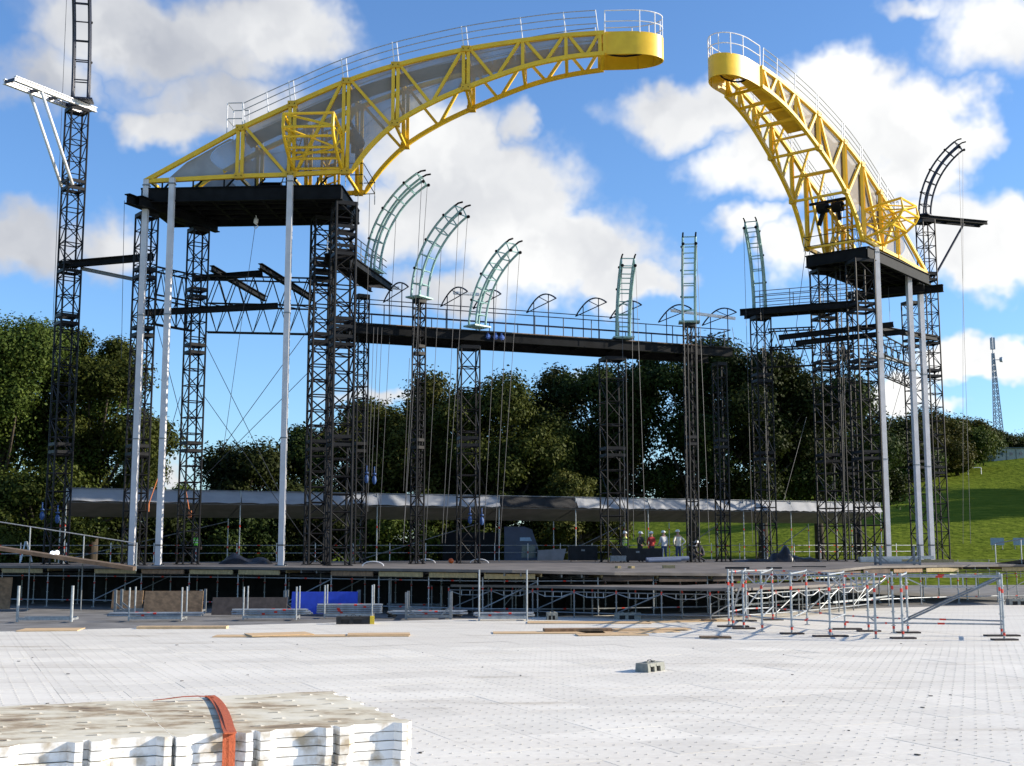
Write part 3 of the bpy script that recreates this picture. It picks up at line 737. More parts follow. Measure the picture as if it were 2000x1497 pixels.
    for k in range(6):
        z = 21.6 + .5 * k; m = MB(); m.bar(Q(-1.9, 1.4, z), Q(-1.2, 1.4, z + .25), .07); m.bar(Q(-1.9, 2.4, z), Q(-1.2, 2.4, z + .25), .07); m.bar(Q(-1.9, 1.4, z), Q(-1.9, 2.4, z), .07); m.build('mast_lacing', YELLOW, root)
    m = MB()
    for s in (-4.1, -3.8): m.bar(Q(s, 1.7, 21.4), Q(s + .9, 1.7, 24.4), .05)
    for k in range(9): m.bar(Q(-4.1 + .1 * k, 1.7, 21.6 + .32 * k), Q(-3.8 + .1 * k, 1.7, 21.6 + .32 * k), .04)
    m.build('ladder', GALV, root)
    return root, Q
armL, QL = crane_arm('left yellow crane arm reaching across the top, seen from its side', CLp, -3.5, 1)
armR, QR = crane_arm('right yellow crane arm reaching towards the camera, seen from below', CRp, -129.0, -1)

# ------------------------------------------------------------------ black platforms under the arms
def platform(label, Q0, ext, bear, dz=0):
    def Q(s, w, z): return Q0(s, w, z + (dz if z < 21.2 else 0))
    r = thing('steel_platform', label, 'platform', Q(-5, 2, 20.1), 'steel platforms on the towers')
    we = AW + ext
    for w in (-.1, we + .1):
        MB().ibeam(Q(-10.8, w, 20.48), Q(-.55, w, 20.48), .22, .74, .05).build('edge_beam', BLACK, r)
    for s in (-10.75, -.6):
        MB().ibeam(Q(s, -.02, 20.48), Q(s, we + .02, 20.48), .22, .74, .05).build('edge_beam', BLACK, r)
    k = -9.9
    while k < -1:
        MB().ibeam(Q(k, .02, 20.45), Q(k, we, 20.45), .15, .4).build('purlin', BLACK, r); k += 1.3
    w = .9
    while w < we - .3: MB().bar(Q(-10.6, w, 20.3), Q(-.7, w, 20.3), .12, .14).build('stringer', BLACK, r); w += .95
    z0, z1 = 20.70, 20.76
    m = MB(); m.hexa([Q(-10.7, 0, z0), Q(-.65, 0, z0), Q(-.65, we, z0), Q(-10.7, we, z0), Q(-10.7, 0, z1), Q(-.65, 0, z1), Q(-.65, we, z1), Q(-10.7, we, z1)]); m.build('deck_plate', BLACK, r)
    for p, q in bear: MB().ibeam(p, q, .34, .5, .05).build('bearer', BLACK, r)
    for w in (.2, AW - .1):   # guard rail at the inner end
        for s in (-.4, .5): MB().tube(Q(s, w, 20.85), Q(s, w, 22.05), .028, 6).build('rail_post', GALV, r)
    for z in (21.45, 22.05): MB().path([Q(-.4, .2, z), Q(.5, .2, z), Q(.5, AW - .1, z), Q(-.4, AW - .1, z)], .026, 6).build('guard_rail', BLACK, r)
    for s in (-9.8, -8.2, -6.6, -5.0, -3.4, -1.8):   # packers and raking stays between platform and arm
        for w, o in ((.1, .5), (AW - .1, -.4)):
            MB().bar(Q(s, w, 20.76), Q(s + o, w, 21.32), .08).build('packer', BLACK, r)
            MB().bar(Q(s, w, 20.76), Q(s, w, 21.32), .07).build('packer', BLACK, r)
    m = MB(); m.box(Q(-5.2, 1.8, 20.98), (2.6, 1.3, .44), 0); m.box(Q(-4.6, 1.8, 21.35), (1.1, .9, .3), 0); m.build('machine_bed', BLACK, r)
    return r
bl = [(atZ(248, 388, 20.0), atZ(402, 446, 20.0)), (atZ(272, 392, 20.0), atZ(425, 446, 20.0))]
platform('black steel platform under the left yellow arm', QL, .9, bl)
br = [(QR(-10.4, -1.2, 20.0), QR(-9.6, 5.0, 20.0)), (QR(-9.6, -.2, 20.0), QR(-8.8, 5.0, 20.0))]
platform('black steel platform under the right yellow arm', QR, .1, br, .30)

# ------------------------------------------------------------------ tall white posts
def post(label, p, ztop):
    t = thing('white_post', label, 'post', (p.x, p.y, DECK), 'tall white box posts')
    M = Matrix.Rotation(rad(-3 if p.x < 0 else 12), 3, 'Z')
    h = (ztop - DECK); wd = .27 if p.x < 0 else .31
    MB().box((p.x, p.y, DECK + h / 2 + .02), (wd, wd, h - .04), M=M).build('shaft', POSTM, t)
    MB().box((p.x, p.y, DECK + .02), (.5, .5, .04), M=M).build('base_plate', GALVD, t)
    MB().box((p.x, p.y, ztop - .3), (wd + .06, wd + .06, .06), M=M).build('head_plate', GALVD, t)
    MB().box((p.x, p.y, DECK + 1.0), (wd + .03, wd + .03, .05), M=M).build('strap', BLACK, t)
    for z in (6.2, 12.4): MB().box((p.x, p.y, DECK + z), (wd + .05, wd + .05, .05), M=M).build('flange', GALVD, t)
    for sx in (-1, 1):
        for sy in (-1, 1): MB().tube((p.x + sx * .2, p.y + sy * .2, DECK + .03), (p.x + sx * .2, p.y + sy * .2, DECK + .1), .025, 6).build('bolt', BLACK, t)
for lab, q in (('leftmost tall white post under the tail of the left arm', QL(-10.55, -.08, 0)), ('second tall white post from the left, under the tail of the left arm', QL(-9.15, -.28, 0)), ('tall white post under the middle of the left platform, beside the tower pair', QL(-3.1, -.3, 0)),
               ('tall white post at the front of the right platform, next to the sunlit tower', Vector((22.7, 74.9, 0))), ('rightmost tall white post under the tail of the right arm', Vector((27.75, 82.0, 0))), ('second tall white post from the right, under the right arm', Vector((26.4, 80.2, 0)))):
    post(lab, q, 21.3)

# ------------------------------------------------------------------ bridge between the towers
BA = Vector((-8.9, 65.3, 0)); BB = Vector((13.41, 73.9, 0)); BD = (BB - BA); BL = BD.length; BD.normalize(); BN = Vector((-BD.y, BD.x, 0)); BZ = 14.8
def BQ(t, w, z): return BA + BD * t + BN * w + Vector((0, 0, z))
bridge = thing('bridge', 'long black footbridge with railings spanning the back of the set', 'bridge', BQ(BL / 2, 1.3, 14))
def build_bridge():
    for w in (0, 2.9): MB().ibeam(BQ(0, w, BZ - .28), BQ(BL, w, BZ - .28), .25, .55, .05).build('girder', BLACK, bridge)
    n = 10
    for k in range(n):
        t0, t1 = BL * k / n, BL * (k + 1) / n - .03
        m = MB(); m.hexa([BQ(t0, .02, BZ), BQ(t1, .02, BZ), BQ(t1, 2.88, BZ), BQ(t0, 2.88, BZ), BQ(t0, .02, BZ + .06), BQ(t1, .02, BZ + .06), BQ(t1, 2.88, BZ + .06), BQ(t0, 2.88, BZ + .06)])
        m.build('deck_panel', PLYD if k % 3 else BLACK, bridge)
        MB().bar(BQ(t0 + .1, .1, BZ - .2), BQ(t0 + .1, 2.8, BZ - .2), .1, .2).build('cross_beam', BLACK, bridge)
    for w in (.1, 2.8):
        k = .3
        while k < BL:
            MB().tube(BQ(k, w, BZ), BQ(k, w, BZ + 1.15), .03, 6).build('rail_post', DARKBLUE, bridge); k += 1.78
        for z in (.55, 1.12): MB().tube(BQ(.2, w, BZ + z), BQ(BL - .05, w, BZ + z), .03, 6).build('guard_rail', DARKBLUE, bridge)
    for z in (.55, 1.12): MB().tube(BQ(BL - .05, .1, BZ + z), BQ(BL - .05, 2.8, BZ + z), .03, 6).build('guard_rail', DARKBLUE, bridge)
    MB().tube(BQ(1.0, 2.9, BZ + 1.95), BQ(BL * .8, 2.9, BZ + 1.95), .028, 6).build('guard_rail', DARKBLUE, bridge)
    # roof hoops
    for px in (775, 890, 955, 1062, 1160, 1228, 1325, 1412):
        t = (px2X(px + 12, 650, 70) - BA.x) / BD.x
        for _ in range(3):
            q = BQ(t, .4, 0); t += (px2X(px + 12, 620, q.y) - q.x) / BD.x * .9
        HD = Vector((-.50, .866, 0))
        arc = [BQ(t, .1, BZ) + HD * (-.45 + 3.3 * k / 12) + Vector((0, 0, - BZ)) + Vector((0, 0, BZ + 2.15 - .30 * k / 12 + .62 * math.sin(math.pi * k / 12) ** .9 )) for k in range(13)]
        h = MB().path(arc, .045, 6).build('roof_hoop', DARKBLUE, bridge)
        MB().tube(arc[0], arc[12], .03, 6).build('hoop_tie', DARKBLUE, h)
        MB().tube(Vector((arc[3].x, arc[3].y, BZ)), arc[3], .032, 6).build('hoop_post', DARKBLUE, h)
        MB().tube(Vector((arc[9].x, arc[9].y, BZ)), arc[9], .032, 6).build('hoop_post', DARKBLUE, h)
        MB().tube(arc[7], arc[0].lerp(arc[12], .25), .025, 6).build('hoop_stay', DARKBLUE, h)
build_bridge()
for lab, (px0, py0, px1, py1, Y) in {'pale fluorescent batten under the leftmost roof hoops of the bridge': (695, 555, 779, 563, 68.5), 'pale fluorescent batten by the second bridge hoop, left of the third teal rib': (886, 572, 935, 575, 69.5), 'pale fluorescent batten by the right end of the bridge': (1310, 606, 1436, 622, 74.0)}.items():
    a, b = atY(px0, py0, Y), atY(px1, py1, Y + 1)
    solo(MB().bar(a, b, .12, .14).bar(a + Vector((0, 0, -.09)), b + Vector((0, 0, -.09)), .05, .05), 'light_batten', WHITEPOST, lab, 'light', group='light battens')
for k, (px, py) in enumerate(((953, 658), (968, 659), (980, 660))):
    p = atY(px, py, 68.2)
    solo(MB().ball(p, .16, n=8).box(p + Vector((0, 0, .2)), (.1, .1, .1)), 'floodlight', mat('blue_lens', (.08, .14, .4), .15), ('left one of three round blue lamps under the bridge', 'middle one of three round blue lamps under the bridge', 'right one of three round blue lamps under the bridge')[k], 'lamp', group='round lamps under the bridge')

# ------------------------------------------------------------------ side walkways
def walkway(label, p0, p1, z, m=BLACK):
    r = thing('side_walkway', label, 'walkway', (p0.x, p0.y, z - .5)); d = (p1 - p0); Ln = d.length; d.normalize(); n = Vector((-d.y, d.x, 0))
    def q(t, w, zz): return p0 + d * t + n * w + Vector((0, 0, zz))
    for w in (-.6, .6): MB().ibeam(q(0, w, z - .2), q(Ln, w, z - .2), .18, .38).build('girder', m, r)
    mb = MB(); mb.hexa([q(0, -.65, z), q(Ln, -.65, z), q(Ln, .65, z), q(0, .65, z), q(0, -.65, z + .05), q(Ln, -.65, z + .05), q(Ln, .65, z + .05), q(0, .65, z + .05)]); mb.build('deck', m, r)
    for w in (-.6, .6):
        k = .3
        while k < Ln:
            MB().tube(q(k, w, z), q(k, w, z + 1.15), .028, 6).build('rail_post', GALVD, r); k += 1.9
        for zz in (.4, .78, 1.13): MB().tube(q(.2, w, z + zz), q(Ln - 1.0, w, z + zz), .026, 6).build('guard_rail', GALVD, r)
    for k in range(1, int(Ln)): MB().bar(q(k, -.55, z - .3), q(k, .55, z - .3), .08, .16).build('cross_beam', m, r)
    return r
walkway('black side walkway running back from the left tower pair to the first teal rib', Vector((-9.0, 61.5, 0)), Vector((-7.5, 69.2, 0)), 17.7)
walkway('black side walkway left of the right platform, ending at the sixth teal rib', Vector((21.6, 75.4, 0)), Vector((14.9, 78.3, 0)), 17.9)

# ------------------------------------------------------------------ curved ribs
def rib(label, base, lean, h, l, m=TEAL, w=.74, dpt=.56, name='curved_rib', wires=True, nr=7, cl=BLACK):
    A = rad(lean); d = Vector((math.cos(A), math.sin(A), 0)); n = Vector((-d.y, d.x, 0))
    r = thing(name, label, 'curved rib', base, 'curved ladder ribs'); TM = rad(62); T = 16
    def c(t):
        th = TM * t; x = l * (1 - math.cos(th)) / (1 - math.cos(TM)); z = h * math.sin(th) / math.sin(TM)
        tx, tz = l * math.sin(th) / (1 - math.cos(TM)), h * math.cos(th) / math.sin(TM); ln = math.hypot(tx, tz)
        return x, z, tz / ln, -tx / ln       # point and inward normal (towards the lean)
    def q(t, s, e):
        x, z, nx, nz = c(t); return base + d * (x + nx * e) + n * s + Vector((0, 0, z + nz * e))
    for s in (-w / 2, w / 2):
        for e in (-dpt / 2, dpt / 2):
            MB().path([q(k / T, s, e) for k in range(T + 1)], .07, 6).build('rail', m, r, True)
    for k in range(nr + 1):
        t = k / nr
        mb = MB()
        for e in (-dpt / 2, dpt / 2): mb.tube(q(t, -w / 2, e), q(t, w / 2, e), .034, 6)
        for s in (-w / 2, w / 2): mb.tube(q(t, s, -dpt / 2), q(t, s, dpt / 2), .034, 6)
        mb.build('rung', m, r)
        if k % 2 == 0 and k:
            for s in (-w / 2, w / 2): MB().ball(q(t, s * 1.12, -dpt / 2 * 1.1), .085, n=6).build('clamp', cl, r)
    for s in (-w / 2, w / 2):
        mb = MB(); a = q(1, s, -dpt / 2); b = q(1, s, dpt / 2); mb.path([a, a + d * .22 + Vector((0, 0, .1)), a + d * .5 + Vector((0, 0, .12))], .05, 6); mb.ball(b + d * .1, .1, n=6)
        mb.build('pulley_head', cl, r)
    MB().box(base + Vector((0, 0, .04)), (w + .5, dpt + .4, .08), A + math.pi / 2).build('base_plate', m, r)
    return q
RIBS = {}
RIBS[1] = rib('first curved teal rib from the left, tallest, on the left side walkway', atZ(727, 532, 17.8), -18, 5.0, 2.9)
RIBS[2] = rib('second curved teal rib from the left, on a slim tower', Vector((TW['T818'][0], 66, 16.25)), -33, 4.5, 2.75)
RIBS[3] = rib('third curved teal rib from the left, standing on the bridge', atZ(932, 640, 14.95), -44, 4.1, 2.75)
RIBS[4] = rib('fourth teal rib from the left, standing on the bridge nearly upright', atZ(1217, 662, 14.95), -87, 4.05, 2.4)
RIBS[5] = rib('fifth teal rib, a straight-looking ladder on a slim tower', Vector((TW['T1347'][0], 72.3, 16.05)), -96, 4.4, 2.6)
RIBS[6] = rib('sixth teal rib, leaning left above the right-hand walkway', atZ(1484, 606, 18.0), -111, 5.0, 2.7)
RIBS[7] = rib('dark blue ladder rib on top of the far left tower, cut by the top edge', Vector((TW['TL0'][0] + .3, 63.6, 26.6)), -78, 6.3, 2.2, DARKBLUE, .8, .5)
RIBS[8] = rib('black curved rib on top of the far right tower', Vector((TW['TR0'][0], 84.5, 25.9)), -40, 4.6, 2.6, DARKBLUE, .85, .5)

# ------------------------------------------------------------------ truss gantries and loose beams
def gantry(label, p, q, zt, hgt, wd, bays, m=TOWER):
    r = thing('truss_gantry', label, 'truss', (p + q) / 2 + Vector((0, 0, zt - hgt)), 'truss gantries'); d = (q - p); Ln = d.length; d.normalize(); n = Vector((-d.y, d.x, 0)) * wd / 2
    def g(t, s, z): return p + d * (t * Ln) + n * s + Vector((0, 0, z))
    for s in (-1, 1):
        for z in (zt, zt - hgt / 2): MB().tube(g(0, s, z), g(1, s, z), .05, 6).build('chord', m, r)
    MB().tube(g(0, 0, zt - hgt), g(1, 0, zt - hgt), .05, 6).build('chord', m, r); MB().tube(g(0, -.5, zt - hgt), g(1, -.5, zt - hgt), .04, 6).build('chord', m, r)
    mb = MB()
    for k in range(bays):
        t0, t1, tm = k / bays, (k + 1) / bays, (k + .5) / bays
        for s in (-1, 1):
            mb.tube(g(tm, s, zt), g(t0, s, zt - hgt / 2), .028, 4, caps=False); mb.tube(g(tm, s, zt), g(t1, s, zt - hgt / 2), .028, 4, caps=False)
            mb.tube(g(t0, s, zt - hgt / 2), g(tm, 0, zt - hgt), .028, 4, caps=False); mb.tube(g(t1, s, zt - hgt / 2), g(tm, 0, zt - hgt), .028, 4, caps=False)
        mb.tube(g(t0, -1, zt), g(t0, 1, zt), .028, 4, caps=False); mb.tube(g(t0, -1, zt - hgt / 2), g(t1, 1, zt - hgt / 2), .028, 4, caps=False)
    o = mb.build('bracing', m, r); o['kind'] = 'stuff'
    return r
V2 = lambda k, dx=0, dy=0: Vector((TW[k][0] + dx, TW[k][1] + dy, 0))
gantry('deep truss gantry joining the far left tower of the platform to the tower pair', V2('TL2', .5, .6), V2('BL', -.6, 2.2), 17.2, 3.0, 1.1, 6)
gantry('short truss gantry between the two left towers behind the white posts', V2('TL1', .2, .4), V2('TL2', -.1, -.4), 17.0, 2.9, 1.0, 4)
gantry('truss gantry from the sixth rib tower to the right platform tower', V2('T1490', .5), V2('BR', -.6), 16.6, 2.4, 1.0, 4)
gantry('truss gantry between the two towers at the right platform tail', V2('AR', .6, .4), V2('TR1', -.4, -.3), 15.9, 2.4, 1.0, 6)
gantry('short truss gantry behind the right tower pair', V2('BR', .6, .5), V2('TR2', -.4), 16.2, 2.2, 1.0, 5)
def beam(label, a, b, w=.26, h=.32, m=BLACK): solo(MB().ibeam(a, b, w, h, .04), 'steel_beam', m, label, 'beam', loc=(a + b) / 2 - Vector((0, 0, h / 2)), group='loose steel beams')
beam('long black steel beam across the left towers at mid height', atY(270, 612, 62.2), atY(543, 598, 64.0))
beam('black steel beam laid along the top of the left gantry', atY(375, 545, 66.3), atY(513, 534, 66.3))
beam('loose black beam tip pointing at the camera, left one on the left gantry', atY(413, 524, 65.2), atY(518, 584, 71.5))
beam('loose black beam tip pointing at the camera, right one on the left gantry', atY(508, 520, 64.6), atY(610, 584, 70.8))
beam('black box beam joining the far left tower to the tower beside it', atY(115, 518, 63.6), atY(300, 502, 63.4), .3, .36)
beam('thin pale tie beam under the box beam at the far left', atY(160, 525, 63.9), atY(262, 546, 64.6), .16, .18, GALVD)
beam('black steel beam left of the right tower pair, upper one', atY(1521, 660, 76.5), atY(1745, 634, 75.3))
beam('black steel beam left of the right tower pair, lower one', atY(1554, 671, 76), atY(1768, 648, 76))
beam('black steel beam behind the right white posts', atY(1722, 642, 78), atY(1830, 662, 84))
beam('black beam collar joining the far right tower to the tower beside it', atY(1748, 648, 83), atY(1828, 660, 84.6))
beam('pale steel beam crossing the right white posts at mid height', atY(1700, 690, 75), atY(1790, 716, 83), .2, .2, GALVD)

# ------------------------------------------------------------------ cables
def cable(label, a, b, r=.014, sag=0, name='hoist_cable', grp='hanging cables'):
    a, b = vv(a), vv(b)
    pts = [a.lerp(b, k / 6) - Vector((0, 0, sag * math.sin(math.pi * k / 6))) for k in range(7)]
    solo(MB().path(pts, r, 5), name, CABLE, label, 'cable', loc=b if b.z < a.z else a, group=grp)
nm = {1: 'first', 2: 'second', 3: 'third', 4: 'fourth', 5: 'fifth', 6: 'sixth'}
for k, q in RIBS.items():
    if k in nm:
        for s, sd in ((-.41, 'left'), (.41, 'right')):
            t = q(1, s if k < 4 else -s, .31); cable('thin cable from the %s side of the tip of the %s teal rib' % (sd, nm[k]), t, (t.x - (.9 if k < 4 else -.15) - (s * .4), t.y - .4, 3.0))
        t = q(.55, .41, .31); cable('thin cable from the middle of the %s teal rib' % nm[k], t, (t.x - (.7 if k < 4 else .1), t.y, 3.2))
q = RIBS[8]
for s, sd in ((-.4, 'left'), (.4, 'right')):
    t = q(1, s, .3); cable('thin %s cable hanging from the black rib at the far right' % sd, t, (t.x - .9 - s, t.y, 3))
cable('thin cable hanging left of the far left tower', atY(130, 0, 63), atY(103, 640, 63)); cable('thin cable between the far left tower and the leftmost white post', atY(243, 392, 61), atY(237, 700, 61.5))
hk = atY(500, 432, 62.5); cable('cable hanging from the hook under the left platform', hk, atY(436, 880, 64))
solo(MB().tube(hk + Vector((0, 0, .3)), hk, .03, 6).ball(hk, .13, n=8, sq=(1, 1, 1.5)).path([hk - Vector((0, 0, .15)), hk + Vector((.12, 0, -.28)), hk + Vector((0, 0, -.4)), hk + Vector((-.1, 0, -.3))], .03, 6), 'lifting_hook', WHITEPOST, 'white lifting hook hanging under the left platform', 'hook')
for lab, p, q, Y0, Y1 in (('guy wire falling right from the far left platform tower', (398, 665), (545, 960), 67.4, 66), ('guy wire rising right to the tower pair', (430, 880), (598, 650), 67, 64), ('lower guy wire falling right beside the far platform tower', (396, 770), (600, 1060), 67.4, 66),
                          ('guy wire rising right behind the middle white post', (380, 950), (600, 730), 68, 65), ('guy wire between the two left white posts', (305, 630), (365, 860), 63.5, 66), ('guy wire falling left across the second white post', (352, 775), (322, 880), 67, 63), ('guy wire falling left from the right tower', (1660, 690), (1620, 1000), 84, 80), ('guy wire behind the right white posts', (1770, 715), (1735, 840), 83, 82), ('guy wire running down in front of the dark trees', (1575, 815), (1530, 980), 80, 78), ('long guy wire from the right platform down to the left', (1573, 490), (1555, 640), 77, 77)):
    cable(lab, atY(*p, Y0), atY(*q, Y1), .018, 0, 'guy_wire', 'guy wires')
for k, (px, a, b, Y) in enumerate(((722, 380, 960, 63.5), (730, 640, 1000, 64), (738, 640, 930, 64.5), (746, 640, 940, 64.4), (612, 480, 640, 62), (1640, 500, 960, 76), (1573, 490, 560, 76.5), (1722, 640, 900, 80), (1735, 560, 760, 81), (800, 700, 960, 66.5), (832, 700, 990, 66.4), (1430, 640, 700, 74.5))):
    cable(('thin cable dropping from the inner end of the left arm', 'leftmost of three cables right of the slim left tower', 'middle of three cables right of the slim left tower', 'rightmost of three cables right of the slim left tower', 'cable tied along the left tower pair', 'cable hanging in front of the right tower pair', 'short cable from the left truss foot of the right arm', 'cable hanging left of the front right white post', 'upper cable left of the front right white post', 'cable left of the second rib tower', 'cable right of the second rib tower', 'short cable at the right end of the bridge')[k], atY(px, a, Y), atY(px - (12 if px < 1000 else -10), b, Y))
for lab, px, py, Y in (('blue hoist bag hanging low on the far left tower, left one', 82, 1008, 63), ('blue hoist bag hanging low on the far left tower, right one', 112, 1014, 63), ('pale blue hoist bag hanging right of the left tower pair', 731, 938, 64.2), ('darker blue hoist bag right of the left tower pair', 716, 936, 64.4), ('blue hoist bag under the canopy, left one beside the third rib tower', 918, 1016, 67.5), ('blue hoist bag under the canopy, right one beside the third rib tower', 941, 1018, 67.5)):
    p = atY(px, py, Y)
    solo(MB().ball(p, .15, n=8, sq=(.8, .8, 1.6)).tube(p + Vector((0, 0, .3)), p + Vector((0, 0, .7)), .03, 6).tube(p + Vector((0, 0, .28)), p + Vector((0, 0, .36)), .1, 8), 'hoist_bag', BLUEBAG, lab, 'bag', group='blue hoist bags', smooth=True)
for lab, p, q, Y in (('orange ratchet strap slanting by the second white post', (308, 935), (288, 992), 61.5), ('red ratchet strap slanting by the far platform tower', (360, 940), (371, 1005), 66)):
    a, b = atY(*p, Y), atY(*q, Y)
    solo(MB().bar(a, b, .09, .02).box(b, (.16, .1, .4)), 'ratchet_strap', mat('strap_orange', (.5, .16, .06), .7), lab, 'strap')

# ------------------------------------------------------------------ tarpaulin canopy along the back
def build_canopy():
    c = thing('canopy', 'long grey tarpaulin canopy on posts along the back of the stage', 'canopy', CAN0 + SU * 28 + Vector((0, 0, DECK)))
    ts = [0, 9.4, 17.6, 25.6, 31.0, 36.4, 40.0, 44.0, 48.0, 52.0, 56.0]
    for k, (a, b) in enumerate(zip(ts[:-1], ts[1:])):
        n = 14; top = []; bot = []; back = []
        dark = (k == 3)
        for i in range(n + 1):
            t = a + .03 + (b - a - .06) * i / n; rip = .015 * math.sin(i * 1.7 + k) + .01 * math.sin(i * 3.9)
            sag = .02 * math.sin(math.pi * i / n)
            top.append(CAN0 + SU * t + SV * (.35 + rip) + Vector((0, 0, 5.95 - sag * .5)))
            bot.append(CAN0 + SU * t + SV * (-.10 + rip * 2) + Vector((0, 0, 5.28 - sag + .03 * math.sin(i * 2.3))))
            back.append(CAN0 + SU * t + SV * 3.3 + Vector((0, 0, 4.5 - sag)))
        m = MB(); m.strip(bot, top); m.build('fascia_tarpaulin', DARK if dark else TARP, c, True)
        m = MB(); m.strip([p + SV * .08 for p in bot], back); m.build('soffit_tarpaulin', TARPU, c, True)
        m = MB(); m.strip([p + Vector((0, 0, .03)) for p in back], top); m.build('roof_tarpaulin', TARP, c, True)
    pm = None
    for t in ts:
        for w in (.2, 3.4):
            p = CAN0 + SU * t + SV * w; h = 4.05 if w < 1 else 2.55
            m = MB(); m.tube((p.x, p.y, DECK), (p.x, p.y, DECK + h), .035, 8)
            for z in (.8, 2.0): m.tube((p.x, p.y, DECK + z), (p.x, p.y, DECK + z + .14), .04, 8, mi=1)
            m.build('post', [GALV, RED], c)
    for a, b in zip(ts[:-1], ts[1:]):
        for z, w in ((5.97, .3), (5.2, .1)):
            p, q = CAN0 + SU * a + SV * w, CAN0 + SU * b + SV * w; MB().tube((p.x, p.y, z), (q.x, q.y, z), .03, 6).build('purlin', GALVD, c)
    for a, b in zip(ts[::2], ts[1::2]):
        p, q = CAN0 + SU * a + SV * 3.4, CAN0 + SU * b + SV * 3.4; MB().tube((p.x, p.y, DECK + .1), (q.x, q.y, 4.3), .03, 6).build('brace', GALVD, c)
build_canopy()

